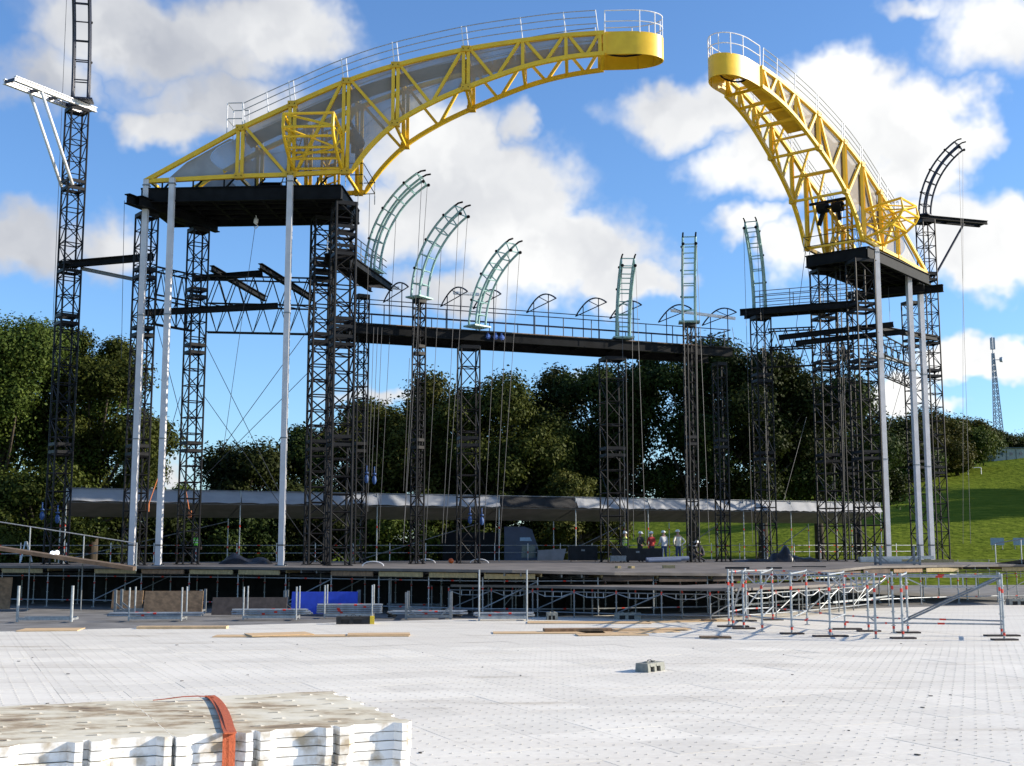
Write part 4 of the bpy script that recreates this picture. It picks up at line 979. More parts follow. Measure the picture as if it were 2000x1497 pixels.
# ------------------------------------------------------------------ stack of floor panels in the foreground
def build_stack():
    ZT = 1.5; c0 = atZ(797, 1412, ZT); dl = (atZ(0, 1462, ZT) - c0); dl.z = 0; dl.normalize()      # along the front edge, to the left
    db = Vector((dl.y, -dl.x, 0)); db = db if db.y > 0 else -db                                          # away from the camera
    st = thing('panel_stack', 'strapped stack of dirty white floor panels in the left foreground', 'panel stack', (c0 + dl * 1.6 + db * 1.0) - Vector((0, 0, ZT + .0)))
    top = bpy.data.materials.new('dirty_panel'); top.use_nodes = True; t = top.node_tree; b = t.nodes['Principled BSDF']; n = t.nodes.new; l = t.links.new
    geo = n('ShaderNodeNewGeometry'); sp = n('ShaderNodeSeparateXYZ'); l(geo.outputs['True Normal'], sp.inputs[0])
    tc = n('ShaderNodeTexCoord'); mp = n('ShaderNodeMapping'); mp.inputs['Rotation'].default_value = (0, 0, -math.atan2(-dl.y, -dl.x)); mp.inputs['Scale'].default_value = (1.0, 2.0, 3); l(tc.outputs['Object'], mp.inputs[0])
    n1 = n('ShaderNodeTexNoise'); n1.inputs['Scale'].default_value = 2.0; n1.inputs['Detail'].default_value = 10; n1.inputs['Roughness'].default_value = .72; l(mp.outputs[0], n1.inputs['Vector'])
    cr = n('ShaderNodeValToRGB'); e = cr.color_ramp.elements; e[0].position = .40; e[0].color = (.70, .65, .52, 1); e[1].position = .78; e[1].color = (.11, .07, .035, 1)
    for ps, cc in ((.54, (.60, .54, .40, 1)), (.64, (.38, .29, .18, 1))): x = cr.color_ramp.elements.new(ps); x.color = cc
    n0 = n('ShaderNodeTexNoise'); n0.inputs['Scale'].default_value = .75; n0.inputs['Detail'].default_value = 3; l(mp.outputs[0], n0.inputs['Vector'])
    ad = n('ShaderNodeMath'); ad.operation = 'MULTIPLY_ADD'; ad.inputs[1].default_value = .75; l(n0.outputs['Fac'], ad.inputs[0]); sb_ = n('ShaderNodeMath'); sb_.operation = 'SUBTRACT'; sb_.inputs[1].default_value = .36; l(n1.outputs['Fac'], sb_.inputs[0]); l(sb_.outputs[0], ad.inputs[2]); l(ad.outputs[0], cr.inputs[0])
    n2 = n('ShaderNodeTexNoise'); n2.inputs['Scale'].default_value = 7; n2.inputs['Detail'].default_value = 8; l(tc.outputs['Object'], n2.inputs['Vector'])
    c2 = n('ShaderNodeValToRGB'); c2.color_ramp.elements[0].position = .48; c2.color_ramp.elements[0].color = (.80, .80, .78, 1); c2.color_ramp.elements[1].position = .68; c2.color_ramp.elements[1].color = (.42, .35, .25, 1); l(n2.outputs['Fac'], c2.inputs[0])
    up = n('ShaderNodeMath'); up.operation = 'GREATER_THAN'; up.inputs[1].default_value = .8; l(sp.outputs['Z'], up.inputs[0])
    mx = n('ShaderNodeMix'); mx.data_type = 'RGBA'; l(up.outputs[0], mx.inputs['Factor']); l(c2.outputs[0], mx.inputs['A']); l(cr.outputs[0], mx.inputs['B']); l(mx.outputs['Result'], b.inputs['Base Color']); b.inputs['Roughness'].default_value = .7
    bp = n('ShaderNodeBump'); bp.inputs['Strength'].default_value = .25; bp.inputs['Distance'].default_value = .02; l(n2.outputs['Fac'], bp.inputs['Height']); l(bp.outputs[0], b.inputs['Normal'])
    th = .071; WD = 2.25
    # outline with interlocking lugs along front and right edges
    def edge_front(x0, x1, pitch=.62):
        """x from right (0) to left; lugs stick out of the front edge; returns (x, y) with y<0 proud"""
        pts = []; x = x0
        while x < x1 - .01:
            seg = [(x, -.07), (x + .055, -.075), (x + .10, -.0), (x + .42, .015), (x + .49, -.075), (x + .565, -.075), (x + .575, .03), (x + .615, .03)]
            pts += [(a, b) for a, b in seg if a < x1]; x += pitch
        pts.append((x1, -.04)); return pts
    cols = ((0.0, 1.82), (1.835, 3.68), (3.695, 5.5))
    for ci, (x0, x1) in enumerate(cols):
        for k in range(21):
            z1 = ZT - k * th + (.006 if ci == 1 else 0); z0 = z1 - th + .006
            jx, jy = random.uniform(-.008, .008), random.uniform(-.012, .012)
            front = edge_front(x0, x1)
            side = [(x1, WD)] + [(x1 - (x1 - x0) * i / 6, WD + (.05 if i % 2 else 0)) for i in range(1, 7)]
            if ci == 0:
                rs = []
                y = WD
                while y > .1:
                    rs += [(x0, y), (x0 - .05, y - .02), (x0 - .05, y - .14), (x0, y - .20)]; y -= .42
                side = side[:-1] + rs
            pl = [(x + jx, y + jy) for x, y in front + side]
            m = MB(); P = [c0 + dl * x + db * (y + .07) for x, y in pl]; lo = [Vector((p.x, p.y, z0)) for p in P]; hi = [Vector((p.x, p.y, z1)) for p in P]
            m.poly(hi[::-1]); m.poly(lo)
            for i in range(len(P)): j = (i + 1) % len(P); m.quad(lo[j], lo[i], hi[i], hi[j])
            o = m.build('floor_panel', top, st)
            if k == 0:
                m = MB()
                for i in range(int((x1 - x0) / .31)):
                    for j in range(6):
                        c = c0 + dl * (x0 + .22 + i * .31 + .05 * (j % 2)) + db * (.30 + j * .36); c.z = z1
                        a, bb = dl * -.04, db * .007
                        m.quad(c - a - bb + Vector((0, 0, .004)), c + a - bb + Vector((0, 0, .004)), c + a + bb + Vector((0, 0, .004)), c - a + bb + Vector((0, 0, .004)), 1)
                        e0 = c + a; e1 = c + a * 1.8
                        m.poly([e0 - bb + Vector((0, 0, .010)), e1 - bb + Vector((0, 0, .002)), e1 + bb + Vector((0, 0, .002)), e0 + bb + Vector((0, 0, .010))], 0)
                        m.poly([e0 - bb, e1 - bb, e0 - bb + Vector((0, 0, .010))], 0)
                m.build('clip_slots', [FLOORM, mat('slot_black', (.03, .03, .03), .8)], o, kind='stuff')
    # orange webbing strap over the stack
    xs = 1.37
    sm = mat('orange_webbing', (.46, .10, .035), .75, 0, .15, 30, bump=.3, bscale=80)
    def strap(xa, xb, w, lift, name):
        m = MB(); pa, pb = [], []
        prof = [(WD + .10, -.4), (WD + .09, .01)] + [(WD - .15 - k * (WD - .1) / 8, .012 + lift * math.sin(math.pi * k / 8)) for k in range(9)] + [(-.005, .008), (-.012, -.05), (-.012, -.8), (-.012, -1.45)]
        for i, (y, z) in enumerate(prof):
            f = min(1, max(0, (WD - y) / WD)); x = xb + (xa - xb) * f ** 1.3
            p = c0 + dl * x + db * y + Vector((0, 0, z)); pa.append(p); pb.append(p + dl * w)
        m.strip(pa, pb); o = m.build(name, sm, st); md = o.modifiers.new('thick', 'SOLIDIFY'); md.thickness = .005
    strap(xs, xs - .30, .068, .012, 'strap'); strap(xs + .045, xs - .26, .05, .004, 'strap')
    m = MB(); q0 = c0 + dl * (xs - .22) + db * (WD - .2) + Vector((0, 0, .03)); pp = [q0 + dl * t + db * (t * .25) + Vector((0, 0, .012 * math.sin(t * 9) - .012 * t)) for t in (0, .12, .25, .4, .5)]
    m.strip(pp, [p + db * (.055 - .008 * i) for i, p in enumerate(pp)]); m.build('strap_tail', sm, st).modifiers.new('thick', 'SOLIDIFY').thickness = .005
build_stack()

# ------------------------------------------------------------------ concrete feet and boards on the floor
def block(label, px, py, yaw, ln=.72, w=.26, h=.2, m=CONC, extra=None):
    p = atZ(px, py, 0); R = Matrix.Rotation(rad(yaw), 3, 'Z')
    mb = MB()   # body built round two pockets in the long side, with chamfered top
    segs = [(-.5, -.36, 0), (-.36, -.12, 1), (-.12, .0, 0), (.0, .24, 1), (.24, .5, 0)]
    for a, b, pk in segs:
        y0 = -w / 2 + (.05 if pk else 0)
        if pk:
            mb.hexa([p + R @ Vector(q) for q in ((a * ln, -w / 2, h * .62), (b * ln, -w / 2, h * .62), (b * ln, w / 2, h * .62), (a * ln, w / 2, h * .62), (a * ln, -w / 2 + .02, h), (b * ln, -w / 2 + .02, h), (b * ln, w / 2 - .02, h), (a * ln, w / 2 - .02, h))])
            mb.hexa([p + R @ Vector(q) for q in ((a * ln, y0 + .02, 0), (b * ln, y0 + .02, 0), (b * ln, w / 2, 0), (a * ln, w / 2, 0), (a * ln, y0 + .02, h * .618), (b * ln, y0 + .02, h * .618), (b * ln, w / 2, h * .618), (a * ln, w / 2, h * .618))], 1)
        else:
            mb.hexa([p + R @ Vector(q) for q in ((a * ln, -w / 2, 0), (b * ln, -w / 2, 0), (b * ln, w / 2, 0), (a * ln, w / 2, 0), (a * ln, -w / 2 + .02, h), (b * ln, -w / 2 + .02, h), (b * ln, w / 2 - .02, h), (a * ln, w / 2 - .02, h))])
    for k in (-.2, .2): mb.tube(p + R @ Vector((k * ln, 0, h)), p + R @ Vector((k * ln, 0, h + .03)), .05, 8)
    t = thing('fence_foot', label, 'concrete block', p, 'fence feet left about the floor'); mb.build('body', [m, RUBBER], t)
    MB().path([p + R @ Vector((-.1, .02, h)), p + R @ Vector((-.06, .02, h + .05)), p + R @ Vector((.06, .02, h + .05)), p + R @ Vector((.1, .02, h))], .012, 6).build('handle', RUBBER, t)
    if extra: MB().box(p + R @ Vector((ln * .5 + .07, 0, h / 2)), (.16, w + .01, h), rad(yaw)).build('end_cap', extra, t)
block('grey concrete fence foot lying alone in the middle of the white floor', 1270, 1311, 52, .74, .36, .2)
block('small grey concrete fence foot at the edge of the white floor below the apron', 1078, 1211, 5, .42, .4, .28)
block('long grey concrete fence foot below the apron, right of the small one', 1226, 1210, 6, 1.0, .35, .26)
block('black fence foot with a yellow end beside the tube racks', 690, 1219, 6, 1.25, .4, .28, RUBBER, mat('yellow_cap', (.7, .5, .03), .6))
block('grey fence foot at the right edge beyond the white floor', 1990, 1182, 3, 1.1, .4, .3, CONC)
def board(label, px, py, ln, w, yaw, m=PLY, th=.025, z=.0, tilt=0):
    p = atZ(px, py, z); M = Matrix.Rotation(rad(yaw), 3, 'Z') @ Matrix.Rotation(rad(tilt), 3, 'Y')
    solo(MB().box(p + Vector((0, 0, th / 2 + abs(math.sin(rad(tilt))) * ln / 2 + .004)), (ln, w * 1.5, th), M=M), 'plywood_board', m, label, 'board', group='boards lying on the white floor')
board('plywood sheet lying at the far left edge of the floor', 100, 1231, 2.0, .9, 8)
board('long thin plank lying in front of the second tube rack', 357, 1228, 3.1, .30, 2, PLY, .08)
board('long plywood sheet lying under another in front of the blue board', 610, 1243, 6.2, .55, 3)
board('plywood sheet lying crossways on top of the long sheet', 545, 1240, 2.0, .8, 24, PLY, .03, .03)
board('plywood sheet under the end of the long sheet, nearest the centre', 740, 1240, 2.0, .6, 6, PLY, .03, .025)
board('plywood sheet lying below the apron deck', 1150, 1217, 4.6, .8, -2)
board('plywood sheet pointing left in the middle of the floor', 1072, 1237, 3.7, .6, 2)
board('thick plank on the plywood in the middle of the floor', 1128, 1233, 2.3, .3, 7, PLYD, .09, .03)
board('plywood sheet fanned out right of the thick plank', 1225, 1235, 3.3, .9, 20, PLY, .025, .0)
board('lower plywood sheet of the fan right of the thick plank', 1195, 1241, 2.3, .5, 6, PLY, .03, .0)
board('upper plywood sheet of the fan right of the thick plank', 1262, 1230, 3.0, .5, 9, PLY, .03, .03)
board('short dark offcut on the floor left of the scaffold ring', 1397, 1247, .95, .28, 0, PLYD, .06)
board('dark offcut just in front of the apron', 1385, 1214, .5, .35, 4, PLYD, .07)
board('plywood sheet behind the scaffold ring', 1340, 1214, 3.4, .8, 14)
def spk():
    m = MB()   # scraps of dirt and cable ties on the floor
    rnd = random.Random(4)
    for k in range(36):
        p = atZ(rnd.uniform(0, 2000), 1250 + 240 * rnd.random() ** 1.4, .004); a = rnd.uniform(0, 3.1); s = rnd.uniform(.012, .04)
        m.box(p + Vector((0, 0, .006)), (s * 2.2, s, .012), a)
    o = m.build('floor_debris', mat('debris', (.05, .045, .04), .9)); o['kind'] = 'stuff'; o['label'] = 'scattered dark scraps of debris on the white floor'; o['category'] = 'debris'
spk()

# ------------------------------------------------------------------ tube racks (stillages), tubes and crates in front of the stage
def rack(label, p, yaw, ln, dp, hup, m=GALV, ups=((-1, -1), (1, -1), (1, 1), (-1, 1)), r=.032, braces=False, hb=.0):
    t = thing('tube_rack', label, 'rack', p, 'tube racks in front of the stage'); R = Matrix.Rotation(rad(yaw), 3, 'Z')
    def q(x, y, z): return p + R @ Vector((x, y, z))
    for sx, sy in ups:
        if braces:
            MB().bar(q(sx * ln / 2, sy * dp / 2, 0), q(sx * ln / 2, sy * dp / 2, hup), .1, .1).build('upright', m, t)
            MB().bar(q(sx * ln / 2, sy * dp / 2, hup * .45), q(sx * (ln / 2 - .4), sy * dp / 2, .14), .06, .06).build('knee_brace', m, t)
        else: MB().tube(q(sx * ln / 2, sy * dp / 2, 0), q(sx * ln / 2, sy * dp / 2, hup), r, 8).build('upright', GALV, t)
    for sy in (-1, 1): MB().bar(q(-ln / 2, sy * dp / 2, .12), q(ln / 2, sy * dp / 2, .12), .07, .1).build('base_beam', m, t)
    for sx in (-1, 1): MB().bar(q(sx * ln / 2, -dp / 2, .1), q(sx * ln / 2, dp / 2, .1), .07, .08).build('base_beam', m, t)
    return q
def tubes(label, grp, q, ln, dp, rows, cols, r=.034, z0=.2, jit=.15):
    for i in range(rows):
        for j in range(cols):
            o = random.uniform(-jit, jit); y = (j - (cols - 1) / 2) * dp / cols; z = z0 + i * .075
            mb = MB(); mb.tube(q(-ln / 2 + o, y, z), q(ln / 2 + o, y, z), r, 8)
            k = random.uniform(-.3, .3); mb.tube(q(k * ln, y, z), q(k * ln + .12, y, z), r + .004, 8, mi=1)
            solo(mb, 'scaffold_tube', [GALV, RED], label, 'tube', loc=q(0, y, z - r), group=grp)
def G(px, py): return atZ(px, py, 0)
rack('empty rack with two stout uprights at the left edge', G(93, 1214), 3, 2.02, .8, 1.36, r=.055, ups=((-1, -1), (1, -1)))
q = rack('tube rack in front of the brown boards at the left', G(308, 1212), 3, 2.0, .9, 1.28)
tubes('galvanised tubes lying in the leftmost loaded rack', 'tubes in the leftmost loaded rack', q, 3.6, .75, 2, 3)
q = rack('tube rack left of the blue board', G(530, 1210), 2, 2.05, .9, 1.28)
tubes('galvanised tubes lying in the rack left of the blue board', 'tubes in the rack left of the blue board', q, 2.9, .75, 3, 3, z0=.22)
q = rack('tube rack piled with tubes in front of the blue board', G(682, 1206), 2, 1.9, .9, 1.3)
tubes('galvanised tubes piled in the rack in front of the blue board', 'tubes piled in front of the blue board', q, 2.6, .8, 5, 3, z0=.2, jit=.06)
q = rack('grey knee-braced rack right of the black fence foot', G(838, 1208), 2, 1.75, 1.5, 1.05, GALVD, braces=True)
tubes('tubes lying in the grey knee-braced rack', 'tubes in the knee-braced rack', q, 3.0, .9, 2, 3, .03)
q = rack('rear rack with thin pale uprights under the stage edge', G(805, 1198) + Vector((0, 2, 0)), 2, 2.3, 1.2, 1.45)
tubes('tubes in the rear rack under the stage edge', 'tubes in the rear rack under the stage', q, 2.4, .9, 2, 3)
q = rack('low rack with two tall uprights in front of the apron', G(982, 1212), 2, 1.85, .7, 1.95, ups=((-1, -1), (1, -1)), r=.034)
tubes('silver tubes lying in the low rack in front of the apron', 'tubes in the low rack in front of the apron', q, 2.3, .6, 2, 3)
rack('grey knee-braced rack behind the leftmost loaded rack', G(300, 1200) + Vector((0, 1, 0)), 3, 3.6, 1.0, 1.0, GALVD, braces=True)
rack('grey knee-braced rack around the blue board', G(625, 1200) + Vector((0, .6, 0)), 3, 3.1, .9, .98, GALVD, braces=True)
def panelboard(label, px0, px1, pyb, pyt, m, cat='board', lean=.18, dy=0):
    a, b = G(px0, pyb) + Vector((0, dy, 0)), G(px1, pyb) + Vector((0, dy, 0)); b.y = a.y + (b.x - a.x) * .05
    h = (pyb - pyt) / 2400 * a.y; n = Vector((0, 1, 0)); up = Vector((0, 0, h)) + n * lean; th = Vector((0, .05, 0))
    e = Vector((0, 0, .03))
    mb = MB(); mb.hexa([a + e, b + e, b + th + e, a + th + e, a + up + e, b + up + e, b + up + th + e, a + up + th + e])
    solo(mb, 'upright_board', m, label, cat, group='boards standing against the racks')
panelboard('brown plywood board standing at the left, larger one', 262, 378, 1205, 1161, PLYD, dy=1.2)
panelboard('small brown plywood board beside the larger one at the left', 208, 268, 1192, 1158, PLYD, dy=.6)
panelboard('dark brown board standing between the left racks', 396, 545, 1207, 1174, mat('dark_brown_board', (.085, .062, .05), .8, 0, .25, 5), dy=1.4)
panelboard('bright blue board standing behind the tube racks', 556, 688, 1205, 1163, BLUE, dy=1.4)
panelboard('weathered board standing at the left edge under the ramp', -30, 12, 1192, 1132, PLYD, dy=.3)
def coil(label, px, py, m, dy=0, n=5, r=.16):
    p = G(px, py) + Vector((0, dy, 0)); mb = MB()
    for k in range(n):
        R = r * (1 + .08 * math.sin(k * 2.1)); o = Vector((.05 * math.sin(k * 1.3), .04 * math.cos(k * 2.2), 0))
        mb.path([p + o + Vector((R * math.cos(t), R * math.sin(t) * .8, .03 + k * .035 + .02 * math.sin(2 * t + k))) for t in [2 * math.pi * i / 14 for i in range(14)]], .02, 5, closed=True)
    solo(mb, 'strap_coil', m, label, 'coil')
coil('dark coil of webbing by the rack in front of the blue board', 765, 1206, RUBBER)
coil('red and white coil of rope on the rear rack under the stage edge', 806, 1196, mat('rope_red', (.4, .05, .04), .8, 0, .3, 20), 1.6)
coil('dark coil of cable at the right end of the knee-braced rack', 893, 1205, RUBBER)

# ------------------------------------------------------------------ open scaffold ring at the right
ring = thing('scaffold_ring', 'open galvanised scaffold frame standing on the white floor at the right', 'scaffold', G(1650, 1238))
def build_ring():
    fr = [(1432, 1225), (1453, 1229), (1489, 1235), (1547, 1239), (1622, 1244), (1711, 1248), (1764, 1248), (1962, 1251)]
    bk = [(1424, 1221), (1458, 1214), (1510, 1212), (1577, 1221), (1651, 1230), (1697, 1234), (1746, 1237), (1774, 1237), (1957, 1243)]
    top = 2.02; sm = None; F = [G(*p) for p in fr]; B = [G(*p) for p in bk]
    for p in F + B:
        if sm is None:
            m = std_mesh(top, .037, (.74, .10)); sm = m.build('standard', [GALV, RED], ring); sm.data.transform(Matrix.Translation(OFF[ring])); sm.location = p - OFF[ring]
        else: copies(sm, ring, p)
    for row in (F, B):
        for n, (a, b) in enumerate(zip(row[:-1], row[1:])):
            for z in (.48, top - .1):
                m = MB(); m.tube((a.x, a.y, z), (b.x, b.y, z), .028, 6); c = a.lerp(b, .35); e = a.lerp(b, .42); m.tube((c.x, c.y, z), (e.x, e.y, z), .033, 6, mi=1); m.build('ledger', [GALV, RED], ring)
    for a, b in ((F[1], B[1]), (F[3], B[3]), (F[4], B[4]), (F[5], B[5]), (F[6], B[7]), (F[7], B[8]), (F[2], B[2])):
        for z in (.52, top - .06):
            m = MB(); m.tube((a.x, a.y, z), (b.x, b.y, z), .028, 6); m.build('transom', GALV, ring)
    for a, b in ((F[6], F[7]), (B[7], B[8])):
        m = MB(); m.tube((a.x, a.y, .5), (b.x, b.y, top - .12), .032, 6); m.build('brace', GALVD, ring)
    for a, b in ((B[1], B[2]), (B[3], B[4]), (F[0], F[1])):
        m = MB(); m.tube((a.x, a.y, .5), (b.x, b.y, top - .2), .026, 6); m.build('brace', GALV, ring)
    # bridging ledgers: shallow V with little uprights
    for a, b in ((F[1], F[3]), (B[2], B[3]), (B[3], B[4]), (F[4], F[5]), (F[6], F[7]), (B[4], B[6])):
        m = MB(); m.path([Vector((a.lerp(b, t).x, a.lerp(b, t).y, z)) for t, z in ((.05, top - .14), (.25, top - .42), (.75, top - .42), (.95, top - .14))], .022, 6)
        for t in (.25, .38, .5, .62, .75): c = a.lerp(b, t); m.bar((c.x, c.y, top - .42), (c.x, c.y, top - .12), .03)
        m.build('bridging_ledger', GALV, ring)
    for n, p in enumerate(F + B):
        if n % 3 < 2:
            m = MB(); m.box((p.x, p.y, .025), (1.1 if n % 4 == 0 else .75, .32, .05), rad(5 * (n % 3))); m.build('sole_board', mat('sole_board_dark', (.06, .045, .04), .85), ring)
    for a, b in ((G(1435, 1203), G(1570, 1188)), (G(1628, 1196), G(1745, 1180))):   # curved toe boards standing on edge behind
        m = MB(); pts = [a.lerp(b, t) + Vector((0, -.35 * math.sin(math.pi * t), 0)) for t in [k / 8 for k in range(9)]]
        m.strip([Vector((p.x, p.y, .38)) for p in pts], [Vector((p.x, p.y, .46)) for p in pts]); o = m.build('curved_toe_board', GALV, ring); md = o.modifiers.new('t', 'SOLIDIFY'); md.thickness = .03
build_ring()
# right wing deck edge: timber kerb, plank ends and loose battens on the stage
for lab, px, py, ln, w, yaw, m, th in (('pale timber lying along the right stage lip', 1770, 1099, 5.5, .4, 3, TIMBER, .16), ('black plank on the deck above the apron, left one', 1440, 1112, 1.1, .2, 3, RUBBER, .1), ('black plank on the deck above the apron, second one', 1512, 1111.5, .7, .2, 3, RUBBER, .08), ('long black plank on the deck above the scaffold ring', 1580, 1110.5, 1.6, .22, 2, RUBBER, .1), ('dark steel plate on the deck in front of the five workers', 1255, 1107, 2.4, .6, 3, PLYD, .06), ('pale timber block at the deck edge near the red jacket worker', 1306, 1112, .55, .3, 4, TIMBER, .18), ('short timber end at the deck edge, left of the pale block', 1233, 1113, .16, .4, 20, TIMBER, .16), ('short timber end at the deck edge, leftmost', 1207, 1113, .16, .4, 15, TIMBER, .16)):
    p = atZ(px, py, DECK - (.11 if 1150 < px < 1620 else 0))
    solo(MB().box(p + Vector((0, 0, th / 2 + .003)), (ln, w, th), rad(yaw)), 'timber_piece', m, lab, 'timber', group='timbers lying on the stage deck')

# ------------------------------------------------------------------ ramps at both ends of the stage
def ramp(label, p0, p1, wd, rail):
    t = thing('ramp', label, 'ramp', (p0.x, p0.y, 0)); d = Vector((p1.x - p0.x, p1.y - p0.y, 0)).normalized(); n = Vector((-d.y, d.x, 0)) * wd
    dn = Vector((0, 0, .15))
    m = MB(); m.hexa([p0 - dn, p1 - dn, p1 - dn + n, p0 - dn + n, p0 + Vector((0, 0, .02)), p1, p1 + n, p0 + n + Vector((0, 0, .02))]); m.build('ramp_deck', mat('ramp_brown', (.11, .075, .05), .85, 0, .3, 3), t)
    Ln = (p1 - p0).length
    for k in range(int(Ln / 2.4) + 1):
        q = p0.lerp(p1, min(1, k * 2.4 / Ln)); MB().tube(q - d * 0 - Vector((0, .03, .2)), q + Vector((0, -.03, 1.1)), .03, 6).build('rail_post', GALV, t)
    for z in (1.08,): MB().tube(p0 + Vector((0, -.03, z)), p1 + Vector((0, -.03, z)), .03, 6).build('hand_rail', GALV, t)
    for k in (.3, .6, .9):
        q = p0.lerp(p1, k) + n * .5; MB().tube((q.x, q.y, -.04), (q.x, q.y, q.z - .2), .03, 6).build('standard', GALVD, t)
ramp('brown boarded ramp with a handrail rising to the left edge', atZ(266, 1107, DECK), atY(-70, 1056, 56.5), 2.4, 1)
ramp('boarded ramp with a handrail rising to the right edge', atZ(1945, 1101, DECK), atY(2080, 1082, 62), 2.4, 1)

# ------------------------------------------------------------------ dark heaps, cases and gear on the stage
def heap(label, px0, px1, py, Y, h, seed, m=DARK):
    a, b = atY(px0, py, Y), atY(px1, py, Y); rnd = random.Random(seed); nx, ny = 16, 8; W2 = 1.6; mb = MB(); ph = [rnd.uniform(0, 6) for _ in range(6)]
    for j in range(ny + 1):
        for i in range(nx + 1):
            u, w = i / nx, j / ny; z = h * (math.sin(math.pi * u) ** .45) * (math.sin(math.pi * w) ** .6) * (.6 + .25 * math.sin(5 * u + ph[0]) + .15 * math.sin(11 * u + 3 * w + ph[1]) + .18 * math.sin(7 * w + ph[2]))
            mb.v.append(Vector((a.x + (b.x - a.x) * u, Y - .8 + W2 * w, DECK + .01 + max(0, z))))
    for j in range(ny):
        for i in range(nx): k = j * (nx + 1) + i; mb.f.append((k, k + 1, k + nx + 2, k + nx + 1)); mb.m.append(0)
    solo(mb, 'tarpaulin_heap', m, label, 'heap', smooth=False)
BLKT = mat('black_sheeting', (.012, .012, .014), .35, 0, .4, 4, bump=.9, bscale=6, spec=.6)
heap('heap of black sheeting on the left of the stage', 432, 528, 1100, 66, .75, 3, BLKT)
heap('heap of black sheeting right of the sixth rib tower', 1500, 1548, 1096, 74, 1.0, 5, BLKT)
heap('low heap of black sheeting beside the right tower pair', 1535, 1600, 1096, 75, .62, 8, BLKT)
heap('low heap of dark cable left of the sixth rib tower', 1430, 1505, 1097, 74.5, .35, 9, BLKT)
def case(label, px0, px1, Y, h, dp=1.0, m=DARK, name='flight_case'):
    a, b = atY(px0, 1095, Y), atY(px1, 1095, Y); t = thing(name, label, 'case', ((a.x + b.x) / 2, Y, DECK)); w = b.x - a.x; c = Vector(((a.x + b.x) / 2, Y, 0))
    MB().box(c + Vector((0, 0, DECK + .1 + h / 2)), (w, dp, h)).build('body', m, t)
    for x in (-1, 1):
        for z in (.1, h + .08): MB().bar(c + Vector((x * w / 2, -dp / 2 - .004, DECK + z)), c + Vector((x * w / 2, dp / 2, DECK + z)), .05).build('corner_edge', GALVD, t)
        MB().tube(c + Vector((x * (w / 2 - .15), -dp / 2 + .1, DECK + .05)), c + Vector((x * (w / 2 - .12), -dp / 2 + .1, DECK + .05)), .05, 8).build('castor', RUBBER, t)
    MB().box(c + Vector((0, -dp / 2 - .01, DECK + .1 + h * .7)), (.2, .02, .1)).build('latch', GALVD, t)
case('long low black flight case in front of the three left workers', 1196, 1292, 72.0, .72)
case('black flight case left of the workers, by the fourth rib tower', 1110, 1166, 74, .85)
solo(MB().tube(atY(1262, 1094, 71), atY(1345, 1091, 71.4), .14, 10).tube(atY(1266, 1096, 70.6), atY(1330, 1094, 70.8), .1, 10), 'pipe_bundle', mat('blue_grey_pipe', (.16, .19, .27), .5), 'blue-grey pipes lying on the deck at the workers feet', 'pipes')
case('dark tool chest at the foot of the fourth rib tower', 1192, 1222, 70, .3, .6, GALVD, 'tool_chest')
solo(MB().bar(atY(1678, 1091, 66), atY(1822, 1089, 66.6), .28, .16).bar(atY(1680, 1096, 65.6), atY(1760, 1095, 65.8), .2, .12), 'aluminium_beam', GALV, 'pale aluminium beams lying in front of the right white posts', 'beam')
q = rack('grey knee-braced rack on the stage in front of the right white posts', atZ(1753, 1104, DECK), 2, 2.0, .8, .95, GALVD, braces=True)
solo(MB().ball(atZ(881, 1101, DECK) + Vector((0, 0, .14)), .15, n=10), 'hard_hat', mat('orange_helmet', (.75, .13, .02), .4), 'orange hard hat lying on the deck near the third rib tower', 'hard hat', smooth=True)
for k, (px, py) in enumerate(((728, 1107), (832, 1101), (936, 1101))):
    p = atZ(px, py, DECK); solo(MB().path([p + Vector((.5 * math.cos(t), .1, .02 + .22 * math.sin(t))) for t in [math.pi * i / 10 for i in range(11)]], .025, 6), 'hose_loop', WHITEPOST, ('white hose loop on the deck right of the left tower pair', 'white hose loop at the foot of the second rib tower', 'white hose loop at the foot of the third rib tower')[k], 'hose')
LAMPM = bpy.data.materials.new('lit_lamp_lens'); LAMPM.use_nodes = True
LAMPM.node_tree.nodes['Principled BSDF'].inputs['Emission Color'].default_value = (.75, .85, 1, 1); LAMPM.node_tree.nodes['Principled BSDF'].inputs['Emission Strength'].default_value = 4
solo(MB().ball(atY(104, 1081, 57.2) + Vector((0, -.12, 0)), .10, mi=1, n=8).tube(atY(100, 1082, 57.5) - Vector((0, 0, .0)), atY(112, 1080, 57.2), .09, 10, .12).tube(atY(108, 1081, 57.3), atY(108, 1098, 57.3), .03, 6), 'work_lamp', [WHITEPOST, LAMPM], 'small work lamp on a stick beside the left ramp', 'lamp')
solo(MB().bar(atY(40, 1098, 59), atY(50, 1058, 59.2), .08, .03).bar(atY(62, 1098, 59), atY(52, 1058, 59.2), .08, .03).bar(atY(44, 1086, 59), atY(58, 1086, 59), .05, .02).bar(atY(46, 1074, 59), atY(56, 1074, 59), .05, .02), 'step_ladder', GALV, 'aluminium step ladder standing behind the left ramp', 'ladder')

